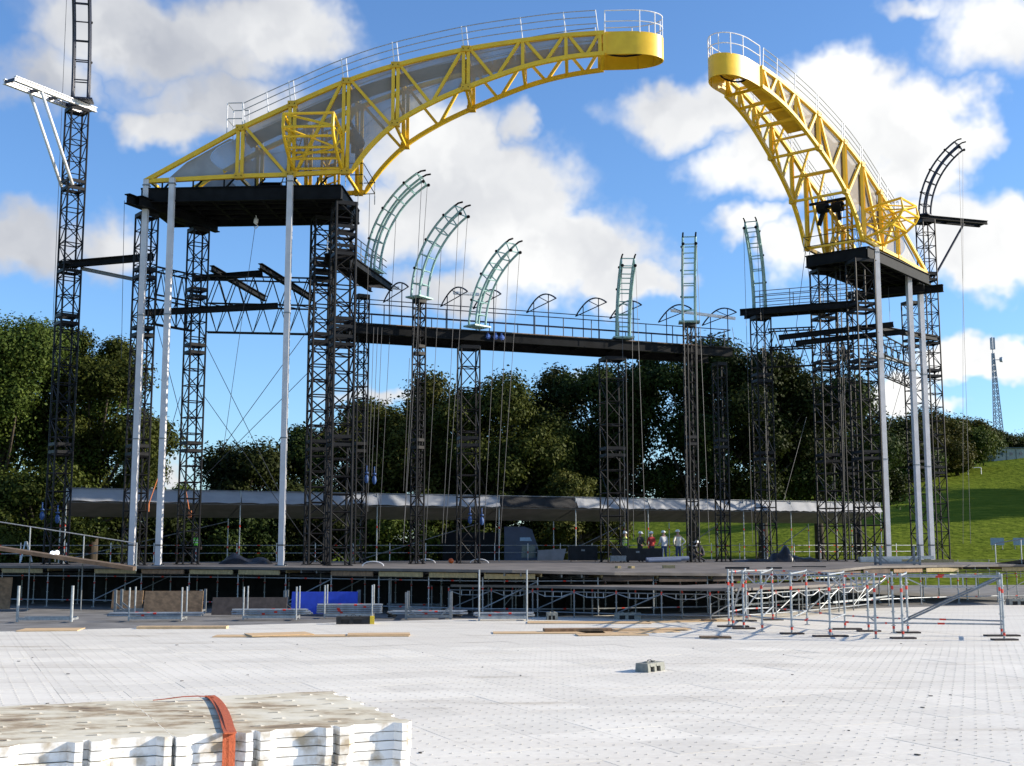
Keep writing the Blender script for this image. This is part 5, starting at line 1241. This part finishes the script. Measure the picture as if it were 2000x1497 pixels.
# ------------------------------------------------------------------ truck behind the stage
def build_truck():
    Y = 88; g = hill(0, 88) + .15; c = atY(1018, 1060, Y); t = thing('truck', 'dark blue truck cab and trailer behind the stage', 'truck', (c.x, Y, g)); X = c.x
    paint = mat('truck_blue', (.035, .05, .10), .3, 0, .15, 2); H = 4.1
    def pr(prof, y0, y1, name, m, par):
        mb = MB(); n = len(prof); a = [Vector((X + x, y0, g + z)) for x, z in prof]; b = [Vector((X + x, y1, g + z)) for x, z in prof]
        mb.poly(a); mb.poly(b[::-1])
        for i in range(n): j = (i + 1) % n; mb.quad(a[i], b[i], b[j], a[j])
        return mb.build(name, m, par)
    cab = pr([(-1.2, .6), (1.25, .6), (1.3, 1.9), (1.05, 3.0), (.75, 3.9), (.2, H), (-1.2, H)], Y - 1.22, Y + 1.22, 'cab', paint, t)
    pr([(.0, 1.95), (1.12, 1.95), (.92, 2.85), (.05, 2.85)], Y - 1.235, Y - 1.222, 'side_window', GLASS, cab)
    pr([(-.1, 3.1), (.75, 3.1), (.62, 3.35), (-.1, 3.35)], Y - 1.24, Y - 1.223, 'roof_marker', mat('sticker_blue', (.3, .42, .55), .5), cab)
    MB().hexa([Vector((X + 1.27, Y - 1.1, g + 1.98)), Vector((X + 1.27, Y + 1.1, g + 1.98)), Vector((X + 1.06, Y + 1.1, g + 2.95)), Vector((X + 1.06, Y - 1.1, g + 2.95)), Vector((X + 1.31, Y - 1.1, g + 1.98)), Vector((X + 1.31, Y + 1.1, g + 1.98)), Vector((X + 1.10, Y + 1.1, g + 2.95)), Vector((X + 1.10, Y - 1.1, g + 2.95))]).build('windscreen', GLASS, cab)
    MB().box((X + 1.05, Y - 1.42, g + 2.3), (.1, .22, .55)).build('mirror', RUBBER, cab); MB().box((X + .3, Y - 1.24, g + 1.55), (.16, .03, .05)).build('door_handle', RUBBER, cab)
    MB().box((X + 1.32, Y, g + .85), (.12, 2.3, .5)).build('bumper', RUBBER, cab)
    for y in (-.85, .85): MB().box((X + 1.39, Y + y, g + .95), (.04, .35, .2)).build('headlight', WHITEPOST, cab)
    tr = pr([(-5.5, 1.1), (-1.5, 1.1), (-1.5, 3.7), (-5.5, 3.7)], Y - 1.25, Y + 1.25, 'trailer_box', mat('trailer_dark', (.012, .012, .014), .8, spec=.1), t)
    pr([(-5.4, .75), (1.0, .75), (1.0, 1.05), (-5.4, 1.05)], Y - .5, Y + .5, 'chassis', RUBBER, t)
    for x in (.45, -2.4, -4.7):
        for y in (-1.0, 1.0):
            w = MB().tube((X + x, Y + y - .16, g + .5), (X + x, Y + y + .16, g + .5), .5, 14).build('wheel', RUBBER, t); MB().tube((X + x, Y + y - .18, g + .5), (X + x, Y + y + .18, g + .5), .25, 10).build('rim', GALVD, w)
build_truck()
def tarp_box(label, px0, px1, pyt, Y):
    a, b = atY(px0, pyt, Y), atY(px1, pyt, Y); g = DECK
    mb = MB(); mb.hexa([(a.x, Y, g), (b.x, Y, g), (b.x - .1, Y + 1.5, g), (a.x, Y + 1.5, g), (a.x + .05, Y + .1, a.z), (b.x + .2, Y + .1, a.z + .1), (b.x, Y + 1.4, a.z), (a.x, Y + 1.4, a.z)]); solo(mb, 'covered_crate', mat('grey_cover', (.2, .21, .23), .6, 0, .15, 2, bump=.5, bscale=3), label, 'crate')
tarp_box('grey covered crate right of the truck cab', 1050, 1100, 1075, 80)

# ------------------------------------------------------------------ people
SKIN = (.45, .26, .18)
def body_mat(name, shirt, trousers, sleeve_short=False):
    m = bpy.data.materials.new(name); m.use_nodes = True; t = m.node_tree; b = t.nodes['Principled BSDF']; b.inputs['Roughness'].default_value = .8
    tc = t.nodes.new('ShaderNodeTexCoord'); sp = t.nodes.new('ShaderNodeSeparateXYZ'); t.links.new(tc.outputs['Object'], sp.inputs[0])
    cr = t.nodes.new('ShaderNodeValToRGB'); cr.color_ramp.interpolation = 'CONSTANT'; mr = t.nodes.new('ShaderNodeMath'); mr.operation = 'MULTIPLY'; mr.inputs[1].default_value = .5; t.links.new(sp.outputs['Z'], mr.inputs[0]); t.links.new(mr.outputs[0], cr.inputs[0])
    e = cr.color_ramp.elements; e[0].position = 0; e[0].color = (.03, .025, .02, 1); e[1].position = .05; e[1].color = (*trousers, 1)
    for p, c in ((.47, shirt), (.745, SKIN)): x = e.new(p); x.color = (*c, 1)
    nz = t.nodes.new('ShaderNodeTexNoise'); nz.inputs['Scale'].default_value = 14; t.links.new(tc.outputs['Object'], nz.inputs['Vector']); bp = t.nodes.new('ShaderNodeBump'); bp.inputs['Strength'].default_value = .5; bp.inputs['Distance'].default_value = .02; t.links.new(nz.outputs['Fac'], bp.inputs['Height']); t.links.new(bp.outputs[0], b.inputs['Normal'])
    t.links.new(cr.outputs[0], b.inputs['Base Color']); return m
SKINM = mat('skin', SKIN, .6, 0, .08, 8)
def person(label, loc, face, shirt, trousers, pose, helmet=(.78, .78, .76), vest=None, hgt=1.75, crouch=0):
    """face: degrees the person looks towards. pose: right/left arm as (elbow, hand) offsets in body space (x right, y forward)"""
    k = hgt / 1.75
    root = thing('person', label, 'person', loc, 'stage crew'); root.rotation_euler = (0, 0, rad(face - 90)); OFF[root] = Vector()
    dz = -crouch; kn = .22 * min(1, crouch * 2.2)
    V = {'pelvis': (0, 0, .96 + dz), 'waist': (0, .01 + crouch * .12, 1.10 + dz), 'chest': (0, .02 + crouch * .38, 1.32 + dz * 1.15), 'neck0': (0, .01 + crouch * .55, 1.47 + dz * 1.25), 'neck': (0, .025 + crouch * .6, 1.55 + dz * 1.28), 'head': (0, .05 + crouch * .65, 1.63 + dz * 1.3), 'crown': (0, .04 + crouch * .65, 1.71 + dz * 1.3)}
    Rd = {'pelvis': (.165, .125), 'waist': (.15, .115), 'chest': (.185, .125), 'neck0': (.10, .085), 'neck': (.055, .06), 'head': (.078, .095), 'crown': (.06, .075)}
    E = [('pelvis', 'waist'), ('waist', 'chest'), ('chest', 'neck0'), ('neck0', 'neck'), ('neck', 'head'), ('head', 'crown')]
    for sd, sx in (('R', 1), ('L', -1)):
        el, hd = pose[0 if sd == 'R' else 1]
        V['sh' + sd] = (sx * .19, V['chest'][1], V['chest'][2] + .09); Rd['sh' + sd] = (.075, .075)
        V['el' + sd] = (sx * .22 + sx * el[0], V['chest'][1] + el[1], V['chest'][2] - .2 + el[2]); Rd['el' + sd] = (.05, .05)
        V['wr' + sd] = (sx * .22 + sx * hd[0], V['chest'][1] + hd[1], V['chest'][2] - .43 + hd[2]); Rd['wr' + sd] = (.034, .034)
        E += [('chest', 'sh' + sd), ('sh' + sd, 'el' + sd), ('el' + sd, 'wr' + sd)]
        V['hip' + sd] = (sx * .10, 0, .90 + dz); Rd['hip' + sd] = (.10, .10)
        V['kn' + sd] = (sx * .115, .02 + kn * 1.5, .50 + dz * .45); Rd['kn' + sd] = (.068, .068)
        V['an' + sd] = (sx * .125, -.03 - kn * .3, .10); Rd['an' + sd] = (.05, .055)
        V['to' + sd] = (sx * .14, .13 - kn * .3, .045); Rd['to' + sd] = (.045, .04)
        E += [('pelvis', 'hip' + sd), ('hip' + sd, 'kn' + sd), ('kn' + sd, 'an' + sd), ('an' + sd, 'to' + sd)]
    names = list(V); me = bpy.data.meshes.new('body'); me.from_pydata([tuple(c * k for c in V[n]) for n in names], [(names.index(a), names.index(b)) for a, b in E], [])
    o = bpy.data.objects.new('body', me); COL.objects.link(o); o.parent = root
    sk = o.modifiers.new('skin', 'SKIN'); sk.use_smooth_shade = True
    for i, n in enumerate(names):
        me.skin_vertices[0].data[i].radius = (Rd[n][0] * k, Rd[n][1] * k); me.skin_vertices[0].data[i].use_root = (n == 'pelvis')
    sb = o.modifiers.new('sub', 'SUBSURF'); sb.levels = 1; sb.render_levels = 1
    me.materials.append(body_mat('clothes', shirt, trousers))
    hc = Vector(V['head']) * k
    # face: nose, eyes, mouth, ears
    MB().ball(hc + Vector((0, .105, .0)), .018, n=6, sq=(.8, 1.2, 1.3)).build('nose', SKINM, o)
    for sx in (-1, 1):
        MB().ball(hc + Vector((sx * .032, .088, .025)), .011, n=6).build('eye', RUBBER, o); MB().ball(hc + Vector((sx * .085, 0, .0)), .025, n=6, sq=(.5, .8, 1.3)).build('ear', SKINM, o)
    MB().box(hc + Vector((0, .09, -.045)), (.045, .012, .01)).build('mouth', mat('lips', (.3, .12, .1), .6), o)
    # hard hat with brim
    hm = mat('helmet_%.2f' % helmet[2], helmet, .35); m = MB(); c = hc + Vector((0, -.005, .055)); n = 12
    for r0, z0, r1, z1 in ((.125, 0, .122, .05), (.122, .05, .095, .10), (.095, .10, .045, .128)):
        for j in range(n):
            a, b2 = 2 * math.pi * j / n, 2 * math.pi * (j + 1) / n
            m.quad(c + Vector((r0 * math.cos(a), r0 * 1.15 * math.sin(a), z0)), c + Vector((r0 * math.cos(b2), r0 * 1.15 * math.sin(b2), z0)), c + Vector((r1 * math.cos(b2), r1 * 1.15 * math.sin(b2), z1)), c + Vector((r1 * math.cos(a), r1 * 1.15 * math.sin(a), z1)))
    m.poly([c + Vector((.045 * math.cos(2 * math.pi * j / n), .052 * math.sin(2 * math.pi * j / n), .128)) for j in range(n)])
    m.hexa([c + Vector(p) for p in ((-.09, .10, -.01), (.09, .10, -.01), (.07, .19, -.02), (-.07, .19, -.02), (-.09, .10, .005), (.09, .10, .005), (.07, .19, -.008), (-.07, .19, -.008))])
    m.build('hard_hat', hm, root, True)
    # hands
    for sd, sx in (('R', 1), ('L', -1)):
        w = Vector(V['wr' + sd]) * k; e = Vector(V['el' + sd]) * k; d = (w - e).normalized(); a = d.cross(Vector((0, 1, .2))).normalized(); b2 = d.cross(a)
        m = MB(); m.bar(w, w + d * .09, .075, .03, up=b2)
        for f, ln in ((-.028, .055), (-.009, .07), (.01, .075), (.028, .06)):
            p = w + d * .085 + a * f; m.path([p, p + d * ln * .55 + b2 * .008, p + d * ln + b2 * .03], .0085, 5)
        m.path([w + d * .02 + a * .035 * sx, w + d * .055 + a * .065 * sx, w + d * .09 + a * .07 * sx], .0095, 5); m.build('hand', SKINM, o)
    if vest:
        m = MB(); vm = mat('hi_vis_%.2f' % vest[0], vest, .7); n = 14
        rings = [(V['pelvis'], .19, .155, .02), (V['waist'], .175, .145, 0), (V['chest'], .215, .16, 0), (V['chest'], .19, .14, .1)]
        for (c0, rx, ry, dz0), (c1, rx1, ry1, dz1) in zip(rings[:-1], rings[1:]):
            for j in range(n):
                a, b2 = 2 * math.pi * j / n, 2 * math.pi * (j + 1) / n
                m.quad(*[Vector((cc[0] + rxx * math.cos(t), cc[1] + ryy * math.sin(t), cc[2] + dd)) * k for cc, rxx, ryy, dd, t in ((c0, rx, ry, dz0, a), (c0, rx, ry, dz0, b2), (c1, rx1, ry1, dz1, b2), (c1, rx1, ry1, dz1, a))])
        m.build('hi_vis_vest', vm, root, True)
        m = MB()
        for z in (1.12, 1.25):
            for j in range(n):
                a, b2 = 2 * math.pi * j / n, 2 * math.pi * (j + 1) / n
                m.quad(*[Vector((.20 * math.cos(t), .02 + crouch * .2 + .168 * math.sin(t), zz + dz)) * k for t, zz in ((a, z), (b2, z), (b2, z + .05), (a, z + .05))])
        m.build('reflective_band', mat('reflective_grey', (.6, .6, .6), .3), root)
    return root
HANG = ((.03, -.02, 0), (.04, .06, 0)); HIP = ((.22, -.12, .0), (.02, .02, .05)); FOLD = ((.06, .06, .0), (-.12, .26, .16)); FRONT = ((.03, .05, -.02), (-.02, .28, .12))
def stand(px, Y): return Vector((px2X(px, 1070, Y), Y, DECK))
person('worker in a hi-vis yellow vest, leftmost of the five at the back', stand(1222, 73.2), 160, (.7, .7, .2), (.03, .035, .05), (HANG, HANG), vest=(.55, .80, .03))
person('worker in a black T-shirt with bare forearms, second of the five', stand(1250, 73.0), -50, (.03, .027, .025), (.03, .03, .035), (FRONT, FRONT))
person('worker in a red jacket, third of the five', stand(1273, 73.4), 115, (.45, .035, .03), (.04, .04, .06), (FOLD, FOLD))
person('worker in a pale grey shirt and jeans, fourth of the five', stand(1297, 73.0), 120, (.55, .55, .56), (.05, .08, .16), (HANG, FRONT), helmet=(.8, .8, .74), hgt=1.8)
person('worker in a cream T-shirt and jeans with a hand on the hip, rightmost standing', stand(1325, 73.2), 125, (.66, .62, .54), (.05, .075, .15), (HIP, HIP), hgt=1.86)
person('crouching worker in a grey top, bending over at the foot of the fifth rib tower', stand(1350, 72.6), 10, (.22, .23, .26), (.05, .05, .06), (FRONT, FRONT), crouch=.42)
person('crouching worker in dark clothes right of the fifth rib tower', stand(1374, 72.8), 175, (.05, .05, .06), (.03, .03, .04), (FRONT, FRONT), crouch=.42)
person('worker in a green hi-vis vest in the shade at the left of the stage', stand(383, 71), 90, (.03, .03, .03), (.02, .02, .025), (HANG, FRONT), helmet=(.1, .1, .1), vest=(.16, .55, .05))

# ------------------------------------------------------------------ trees
LEAVES = {}
def leaf_mat(key, c1, c2):
    if key not in LEAVES:
        LEAVES[key] = m = mat('leaves_' + key, c1, .6, 0, 0, 1.1, col2=c2, transl=.2, spec=.08, detail=8)
        t = m.node_tree; oi = t.nodes.new('ShaderNodeObjectInfo'); hs = t.nodes.new('ShaderNodeHueSaturation'); cr = [n for n in t.nodes if n.type == 'VALTORGB'][0]   # every tree its own shade of green
        for inp, lo, hi in (('Hue', .475, .515), ('Value', .78, 1.3)):
            mr = t.nodes.new('ShaderNodeMapRange'); mr.inputs['To Min'].default_value = lo; mr.inputs['To Max'].default_value = hi; t.links.new(oi.outputs['Random'], mr.inputs['Value']); t.links.new(mr.outputs[0], hs.inputs[inp])
        tg = [l.to_socket for l in cr.outputs[0].links]; t.links.new(cr.outputs[0], hs.inputs['Color'])
        for sk in tg: t.links.new(hs.outputs[0], sk)
    return LEAVES[key]
def tree(label, X, Y, z0, H, R, n, seed, key='mid', leaf=.3, trunk=.38, cz=.58, sq=.95, nclump=26, name='deciduous_tree', cols=None):  # half-metre twigs of leaves fill the clumps
    n = int(n * 2.8); leaf = leaf * .44
    rnd = np.random.default_rng(seed); pr = random.Random(seed)
    t = thing(name, label, 'tree', (X, Y, z0), 'trees around the stage')
    # clumps fill an uneven crown; limbs run out to them
    C = Vector((X, Y, z0 + H * cz)); hz = H * (1 - cz)
    cl = []
    for k in range(nclump):
        a = pr.uniform(0, 2 * math.pi); u = pr.uniform(-.85, 1); f = math.sqrt(max(0, 1 - u * u * .9)) * pr.uniform(.5, .98)
        rr = R * pr.uniform(.17, .38)
        c = Vector((X + math.cos(a) * f * R, Y + math.sin(a) * f * R, C.z + u * (hz - rr * .75) * (1 if u > 0 else (cz * H * .82) / hz * .8)))
        cl.append((c, rr))
    cl.append((C, R * .5)); cl.append((C + Vector((0, 0, hz * .55)), R * .42))
    m = MB(); top = Vector((X + pr.uniform(-.4, .4), Y, z0 + H * .72))
    m.path([(X, Y, z0 - .4), (X + pr.uniform(-.2, .2), Y, z0 + H * .25), (X + pr.uniform(-.3, .3), Y, z0 + H * .5), top], [trunk * 1.25, trunk, trunk * .7, trunk * .2], 9)
    for c, rr in cl[:16]:
        b = Vector((X, Y, z0 + H * pr.uniform(.22, .5))); mid = b.lerp(c, .5) + Vector((0, 0, -.06 * R)); m.path([b, mid, c], [trunk * .42, trunk * .26, .05], 6)
    m.build('trunk', BARK, t, True)
    w = np.array([rr ** 2 for _, rr in cl]); w = w / w.sum(); idx = rnd.choice(len(cl), n, p=w)
    cen = np.array([c[:] for c, _ in cl])[idx]; rad_ = np.array([rr for _, rr in cl])[idx][:, None]
    d = rnd.normal(size=(n, 3)); d /= np.linalg.norm(d, axis=1)[:, None]
    r = rad_ * (rnd.random((n, 1)) ** .45) * (1 + .22 * rnd.normal(size=(n, 1)).clip(-1, 1.6))
    P = cen + d * r * np.array([1, 1, .82])
    nrm = d + .6 * rnd.normal(size=(n, 3)); nrm[:, 2] += .35; nrm /= np.linalg.norm(nrm, axis=1)[:, None]
    tmp = rnd.normal(size=(n, 3)); a = np.cross(nrm, tmp); a /= np.linalg.norm(a, axis=1)[:, None]; b = np.cross(nrm, a)
    s = leaf * rnd.uniform(.55, 1.3, size=(n, 1)); a *= s; b *= s * .62
    bend = nrm * s * .22
    V = np.stack([P - a, P - b * 1.0 + bend, P + a, P + b + bend], axis=1).reshape(-1, 3) - np.array(OFF[t][:])
    me = bpy.data.meshes.new('crown'); me.vertices.add(4 * n); me.vertices.foreach_set('co', V.astype(np.float32).ravel())
    me.loops.add(4 * n); me.loops.foreach_set('vertex_index', np.arange(4 * n, dtype=np.int32)); me.polygons.add(n)
    me.polygons.foreach_set('loop_start', np.arange(0, 4 * n, 4, dtype=np.int32)); me.polygons.foreach_set('loop_total', np.full(n, 4, dtype=np.int32)); me.update(calc_edges=True)
    cc = cols or {'mid': ((.028, .048, .009), (.075, .098, .018)), 'dark': ((.014, .024, .006), (.036, .047, .010)), 'olive': ((.03, .040, .009), (.085, .085, .017)), 'lime': ((.06, .095, .014), (.13, .165, .03))}[key]
    me.materials.append(leaf_mat(key, *cc)); o = bpy.data.objects.new('crown', me); COL.objects.link(o); o.parent = t
    return t
def treepx(label, px, pyt, Y, R, n, seed, key='mid', base=None, **k):
    p = atY(px, pyt, Y); z0 = hill(p.x, Y) if base is None else base
    return tree(label, p.x, Y, z0, p.z - z0, R, n, seed, key, **k)
treepx('big oak-like tree at the far left edge', 20, 588, 82, 6.8, 38000, 1, 'mid', leaf=.26, nclump=40)
treepx('leafy tree between the far left tower and the leftmost white post', 196, 645, 84, 4.9, 30000, 2, 'mid', leaf=.26, nclump=32)
treepx('broad tree outside the left edge beside the far left tree', -130, 640, 88, 7, 9000, 23, 'mid', leaf=.4)
treepx('low bushy tree at the foot of the left trees, left of the canopy', 95, 905, 78, 4.2, 9000, 3, 'mid', leaf=.3, cz=.5)
treepx('small tree showing right of the leftmost white posts', 350, 945, 130, 3.5, 4000, 31, 'lime', leaf=.4, cz=.5)
treepx('rounded dark tree low behind the left white posts', 470, 858, 100, 5.8, 14000, 4, 'dark', leaf=.36, cz=.5)
treepx('dark tree behind the middle white post', 600, 832, 104, 6.0, 15000, 5, 'dark', leaf=.36, cz=.5)
treepx('feathery tree right of the left tower pair', 755, 765, 108, 6.6, 17000, 6, 'olive', leaf=.38, cz=.55)
treepx('tall tree behind the second and third ribs', 875, 728, 110, 7.2, 18000, 7, 'olive', leaf=.38, cz=.52)
treepx('olive green tree in the middle under the bridge', 985, 712, 104, 6.2, 17000, 8, 'mid', leaf=.36, cz=.55)
treepx('dark tree behind the middle of the bridge', 1095, 712, 118, 7.4, 16000, 9, 'dark', leaf=.42, cz=.55)
treepx('low olive bush under the bridge', 1130, 905, 96, 3.0, 5000, 30, 'olive', leaf=.3, cz=.5)
treepx('big dark tree behind the fourth rib tower', 1215, 682, 112, 7.0, 17000, 10, 'dark', leaf=.4, cz=.58)
treepx('big dark tree behind the fifth rib tower', 1345, 660, 110, 7.0, 17000, 11, 'dark', leaf=.4, cz=.6)
treepx('big dark tree left of the right tower pair', 1480, 668, 108, 6.8, 16000, 12, 'dark', leaf=.4, cz=.6)
treepx('dark tree behind the right tower pair', 1590, 700, 112, 6.4, 14000, 13, 'dark', leaf=.4, cz=.58)
treepx('dark tree showing left of the front right white post', 1665, 750, 120, 6.6, 13000, 14, 'dark', leaf=.42, cz=.56)
# wood edge on the hill, tree by tree
for k, (lab, px, pyt, Y, R, n, key) in enumerate((('hill tree just right of the front right white post', 1745, 825, 198, 8, 8000, 'dark'), ('hill tree between the right white posts', 1800, 800, 205, 9, 9000, 'olive'), ('hill tree behind the far right tower', 1848, 812, 214, 7.5, 8000, 'mid'), ('yellowish hill tree right of the far right tower', 1884, 815, 244, 6.5, 8000, 'olive'), ('dark hill tree left of the hut', 1918, 832, 250, 5, 6500, 'dark'), ('hill tree in front of the foot of the radio mast', 1952, 850, 262, 5, 6000, 'dark'), ('small young tree on the slope left of the hut', 1868, 872, 206, 2.4, 2500, 'lime'), ('far hill tree at the right edge above the hut', 1998, 866, 270, 7, 4000, 'dark'), ('hill tree outside the right edge', 2060, 860, 260, 8, 4000, 'mid'), ('low hill tree behind the right white posts', 1770, 862, 192, 6, 7000, 'mid'))):
    treepx(lab, px, pyt, Y, R, n, 40 + k, key, leaf=.55 if Y > 165 else .45, cz=.4, trunk=.3, nclump=26)
# bushes behind the canopy
for k, (lab, px, pyt, Y, R, key) in enumerate((('bush left of the canopy beneath the far left tower', 60, 950, 90, 4.2, 'mid'), ('bush behind the leftmost white post under the canopy', 215, 960, 92, 4.2, 'dark'), ('bush behind the second white post under the canopy', 330, 975, 95, 4.4, 'dark'), ('bush under the canopy behind the green vest worker', 430, 965, 96, 4.2, 'dark'), ('bush under the canopy left of the middle white post', 530, 960, 97, 4.2, 'dark'), ('bush under the canopy behind the left tower pair', 640, 955, 98, 4.4, 'dark'), ('bush under the canopy right of the left tower pair', 750, 955, 99, 4.4, 'mid'), ('bush under the canopy behind the second rib tower', 850, 955, 100, 4.2, 'mid'), ('bush behind the truck cab', 950, 955, 101, 4.2, 'dark'), ('bush right of the truck cab', 1060, 960, 101, 3.8, 'olive'), ('bush left of the five workers', 1150, 985, 102, 3.2, 'olive'))):
    treepx(lab, px, pyt, Y, R, 6000, 80 + k, key, leaf=.34, cz=.42, trunk=.15, nclump=22, name='bush')
# trees standing just outside the right edge, whose shadows fall across the hill
for k, (x, y, h, R) in enumerate(((88, 150, 19, 6.5), (90, 160, 24, 8), (96, 170, 21, 7.5), (104, 176, 24, 8.5), (108, 162, 22, 8))):
    tree(('round tree', 'tall tree', 'small tree', 'wide tree', 'low tree')[k] + ' on the slope just outside the right edge', x, y, hill(x, y), h, R, 7000, 60 + k, 'mid', leaf=.45, cz=.5, nclump=18)

# ------------------------------------------------------------------ radio mast, hut, gate and hill fence
def build_mast():
    b = atY(1952, 862, 262); g = hill(b.x, 262); t = thing('radio_mast', 'grey lattice radio mast on the hill at the right', 'mast', (b.x, 262, g)); topz = atY(1944, 690, 262).z; X = b.x; m = mat('mast_grey', (.34, .38, .44), .5)
    n = 16; cs = lambda z, i: Vector((X + (1.25 * (1 - (z - g) / (topz - g)) + .35) * (-1 if i in (0, 3) else 1) * .55 - (z - g) * .02, 262 + (1.25 * (1 - (z - g) / (topz - g)) + .35) * (-1 if i < 2 else 1) * .55, z))
    for i in range(4): MB().path([cs(g + (topz - g) * k / 4, i) for k in range(5)], .09, 5).build('leg', m, t)
    mb = MB()
    for k in range(n):
        za, zb = g + (topz - g) * k / n, g + (topz - g) * (k + 1) / n
        for i in range(4): j = (i + 1) % 4; mb.tube(cs(za, i), cs(zb, j), .06, 4, caps=False); mb.tube(cs(za, j), cs(zb, i), .06, 4, caps=False)
    o = mb.build('bracing', m, t); o['kind'] = 'stuff'
    c = cs(topz, 0).lerp(cs(topz, 2), .5); MB().tube(c, c + Vector((0, 0, 1)), .12, 6).build('pole', m, t)
    for k in range(3):
        a = k * 2.1; MB().box(c + Vector((.35 * math.cos(a), .35 * math.sin(a), 2.1)), (.35, .22, 2.6), a).build('antenna_panel', m, t)
    d = c + Vector((1.3, -.3, -1.5)); MB().tube(d, d + Vector((.5, -.35, 0)), .5, 12, .6).build('dish', m, t); MB().tube(c - Vector((0, 0, 1.5)), d, .08, 6).build('dish_arm', m, t)
build_mast()
def build_hut():
    a, b = atY(1946, 900, 225), atY(1990, 893, 229); g = min(hill(a.x, 225), hill(b.x, 229)); t = thing('hut', 'long pale flat-roofed hut on the hill below the radio mast', 'hut', ((a.x + b.x) / 2, 227, g - .3))
    x0, x1, yc, H = a.x, b.x, 226, atY(1965, 876, 226).z - g; w = mat('hut_pale', (.40, .42, .36), .8, 0, .12, .7); dk = mat('hut_side', (.10, .12, .12), .8)
    MB().box(((x0 + x1) / 2, yc + 2, g + H / 2 - .3), (x1 - x0, 4, H + .6)).build('wall', w, t)
    MB().box((x0 - .03, yc + 2, g + H / 2 - .3), (.06, 3.9, H + .5)).build('end_wall', dk, t)
    MB().box(((x0 + x1) / 2, yc + 2, g + H + .08), (x1 - x0 + .5, 4.5, .16)).build('roof', dk, t)
    for f in (.25, .55, .85): MB().box((x0 + (x1 - x0) * f, yc - .02, g + H * .6), (.5, .06, .5)).build('window', GLASS, t)
    for f in (.4, .7): MB().box((x0 + (x1 - x0) * f, yc - .03, g + H / 2 - .2), (.1, .07, H)).build('pilaster', dk, t)
    p = atY(1900, 900, 205); g2 = hill(p.x, 205); q = thing('goal_frame', 'white low frame on the grass left of the hut', 'goal', (p.x, 205, g2))
    for dx in (-.9, 1.3): MB().tube((p.x + dx, 205, g2), (p.x + dx, 205, g2 + 1.2), .08, 6).build('upright', WHITEPOST, q)
    MB().tube((p.x - .9, 205, g2 + 1.2), (p.x + 1.3, 205, g2 + 1.2), .08, 6).build('crossbar', WHITEPOST, q)
    p = atY(1968, 1058, 120)
    for k in (0, 1):
        x = p.x + k * 2.2 - 1; g3 = hill(x, 120); s = thing('notice_board', ('left', 'right')[k] + ' one of two small blue-grey notice boards on the grass at the right edge', 'sign', (x, 120, g3), 'notice boards on the grass')
        MB().box((x, 120, p.z), (1.3, .06, .7)).build('panel', mat('board_bluegrey', (.30, .37, .45), .6), s)
        for dx in (-.5, .5): MB().tube((x + dx, 120.06, g3), (x + dx, 120.06, p.z + .3), .04, 6).build('post', GALVD, s)
build_hut()
def mesh_fence():
    f = thing('mesh_fence', 'thin wire mesh fence across the bottom of the grass hill at the right', 'fence', (40, 100, hill(40, 100)))
    pts = [Vector((28 + k * 2.6, 99 + k * .25, 0)) for k in range(11)]
    for p in pts: p.z = hill(p.x, p.y)
    for p in pts: MB().tube(p, p + Vector((0, 0, 1.5)), .035, 6).build('post', GALVD, f)
    for a, b in zip(pts[:-1], pts[1:]):
        for z in (.15, .8, 1.45): MB().tube(a + Vector((0, 0, z)), b + Vector((0, 0, z)), .012, 4).build('wire', GALVD, f)
mesh_fence()
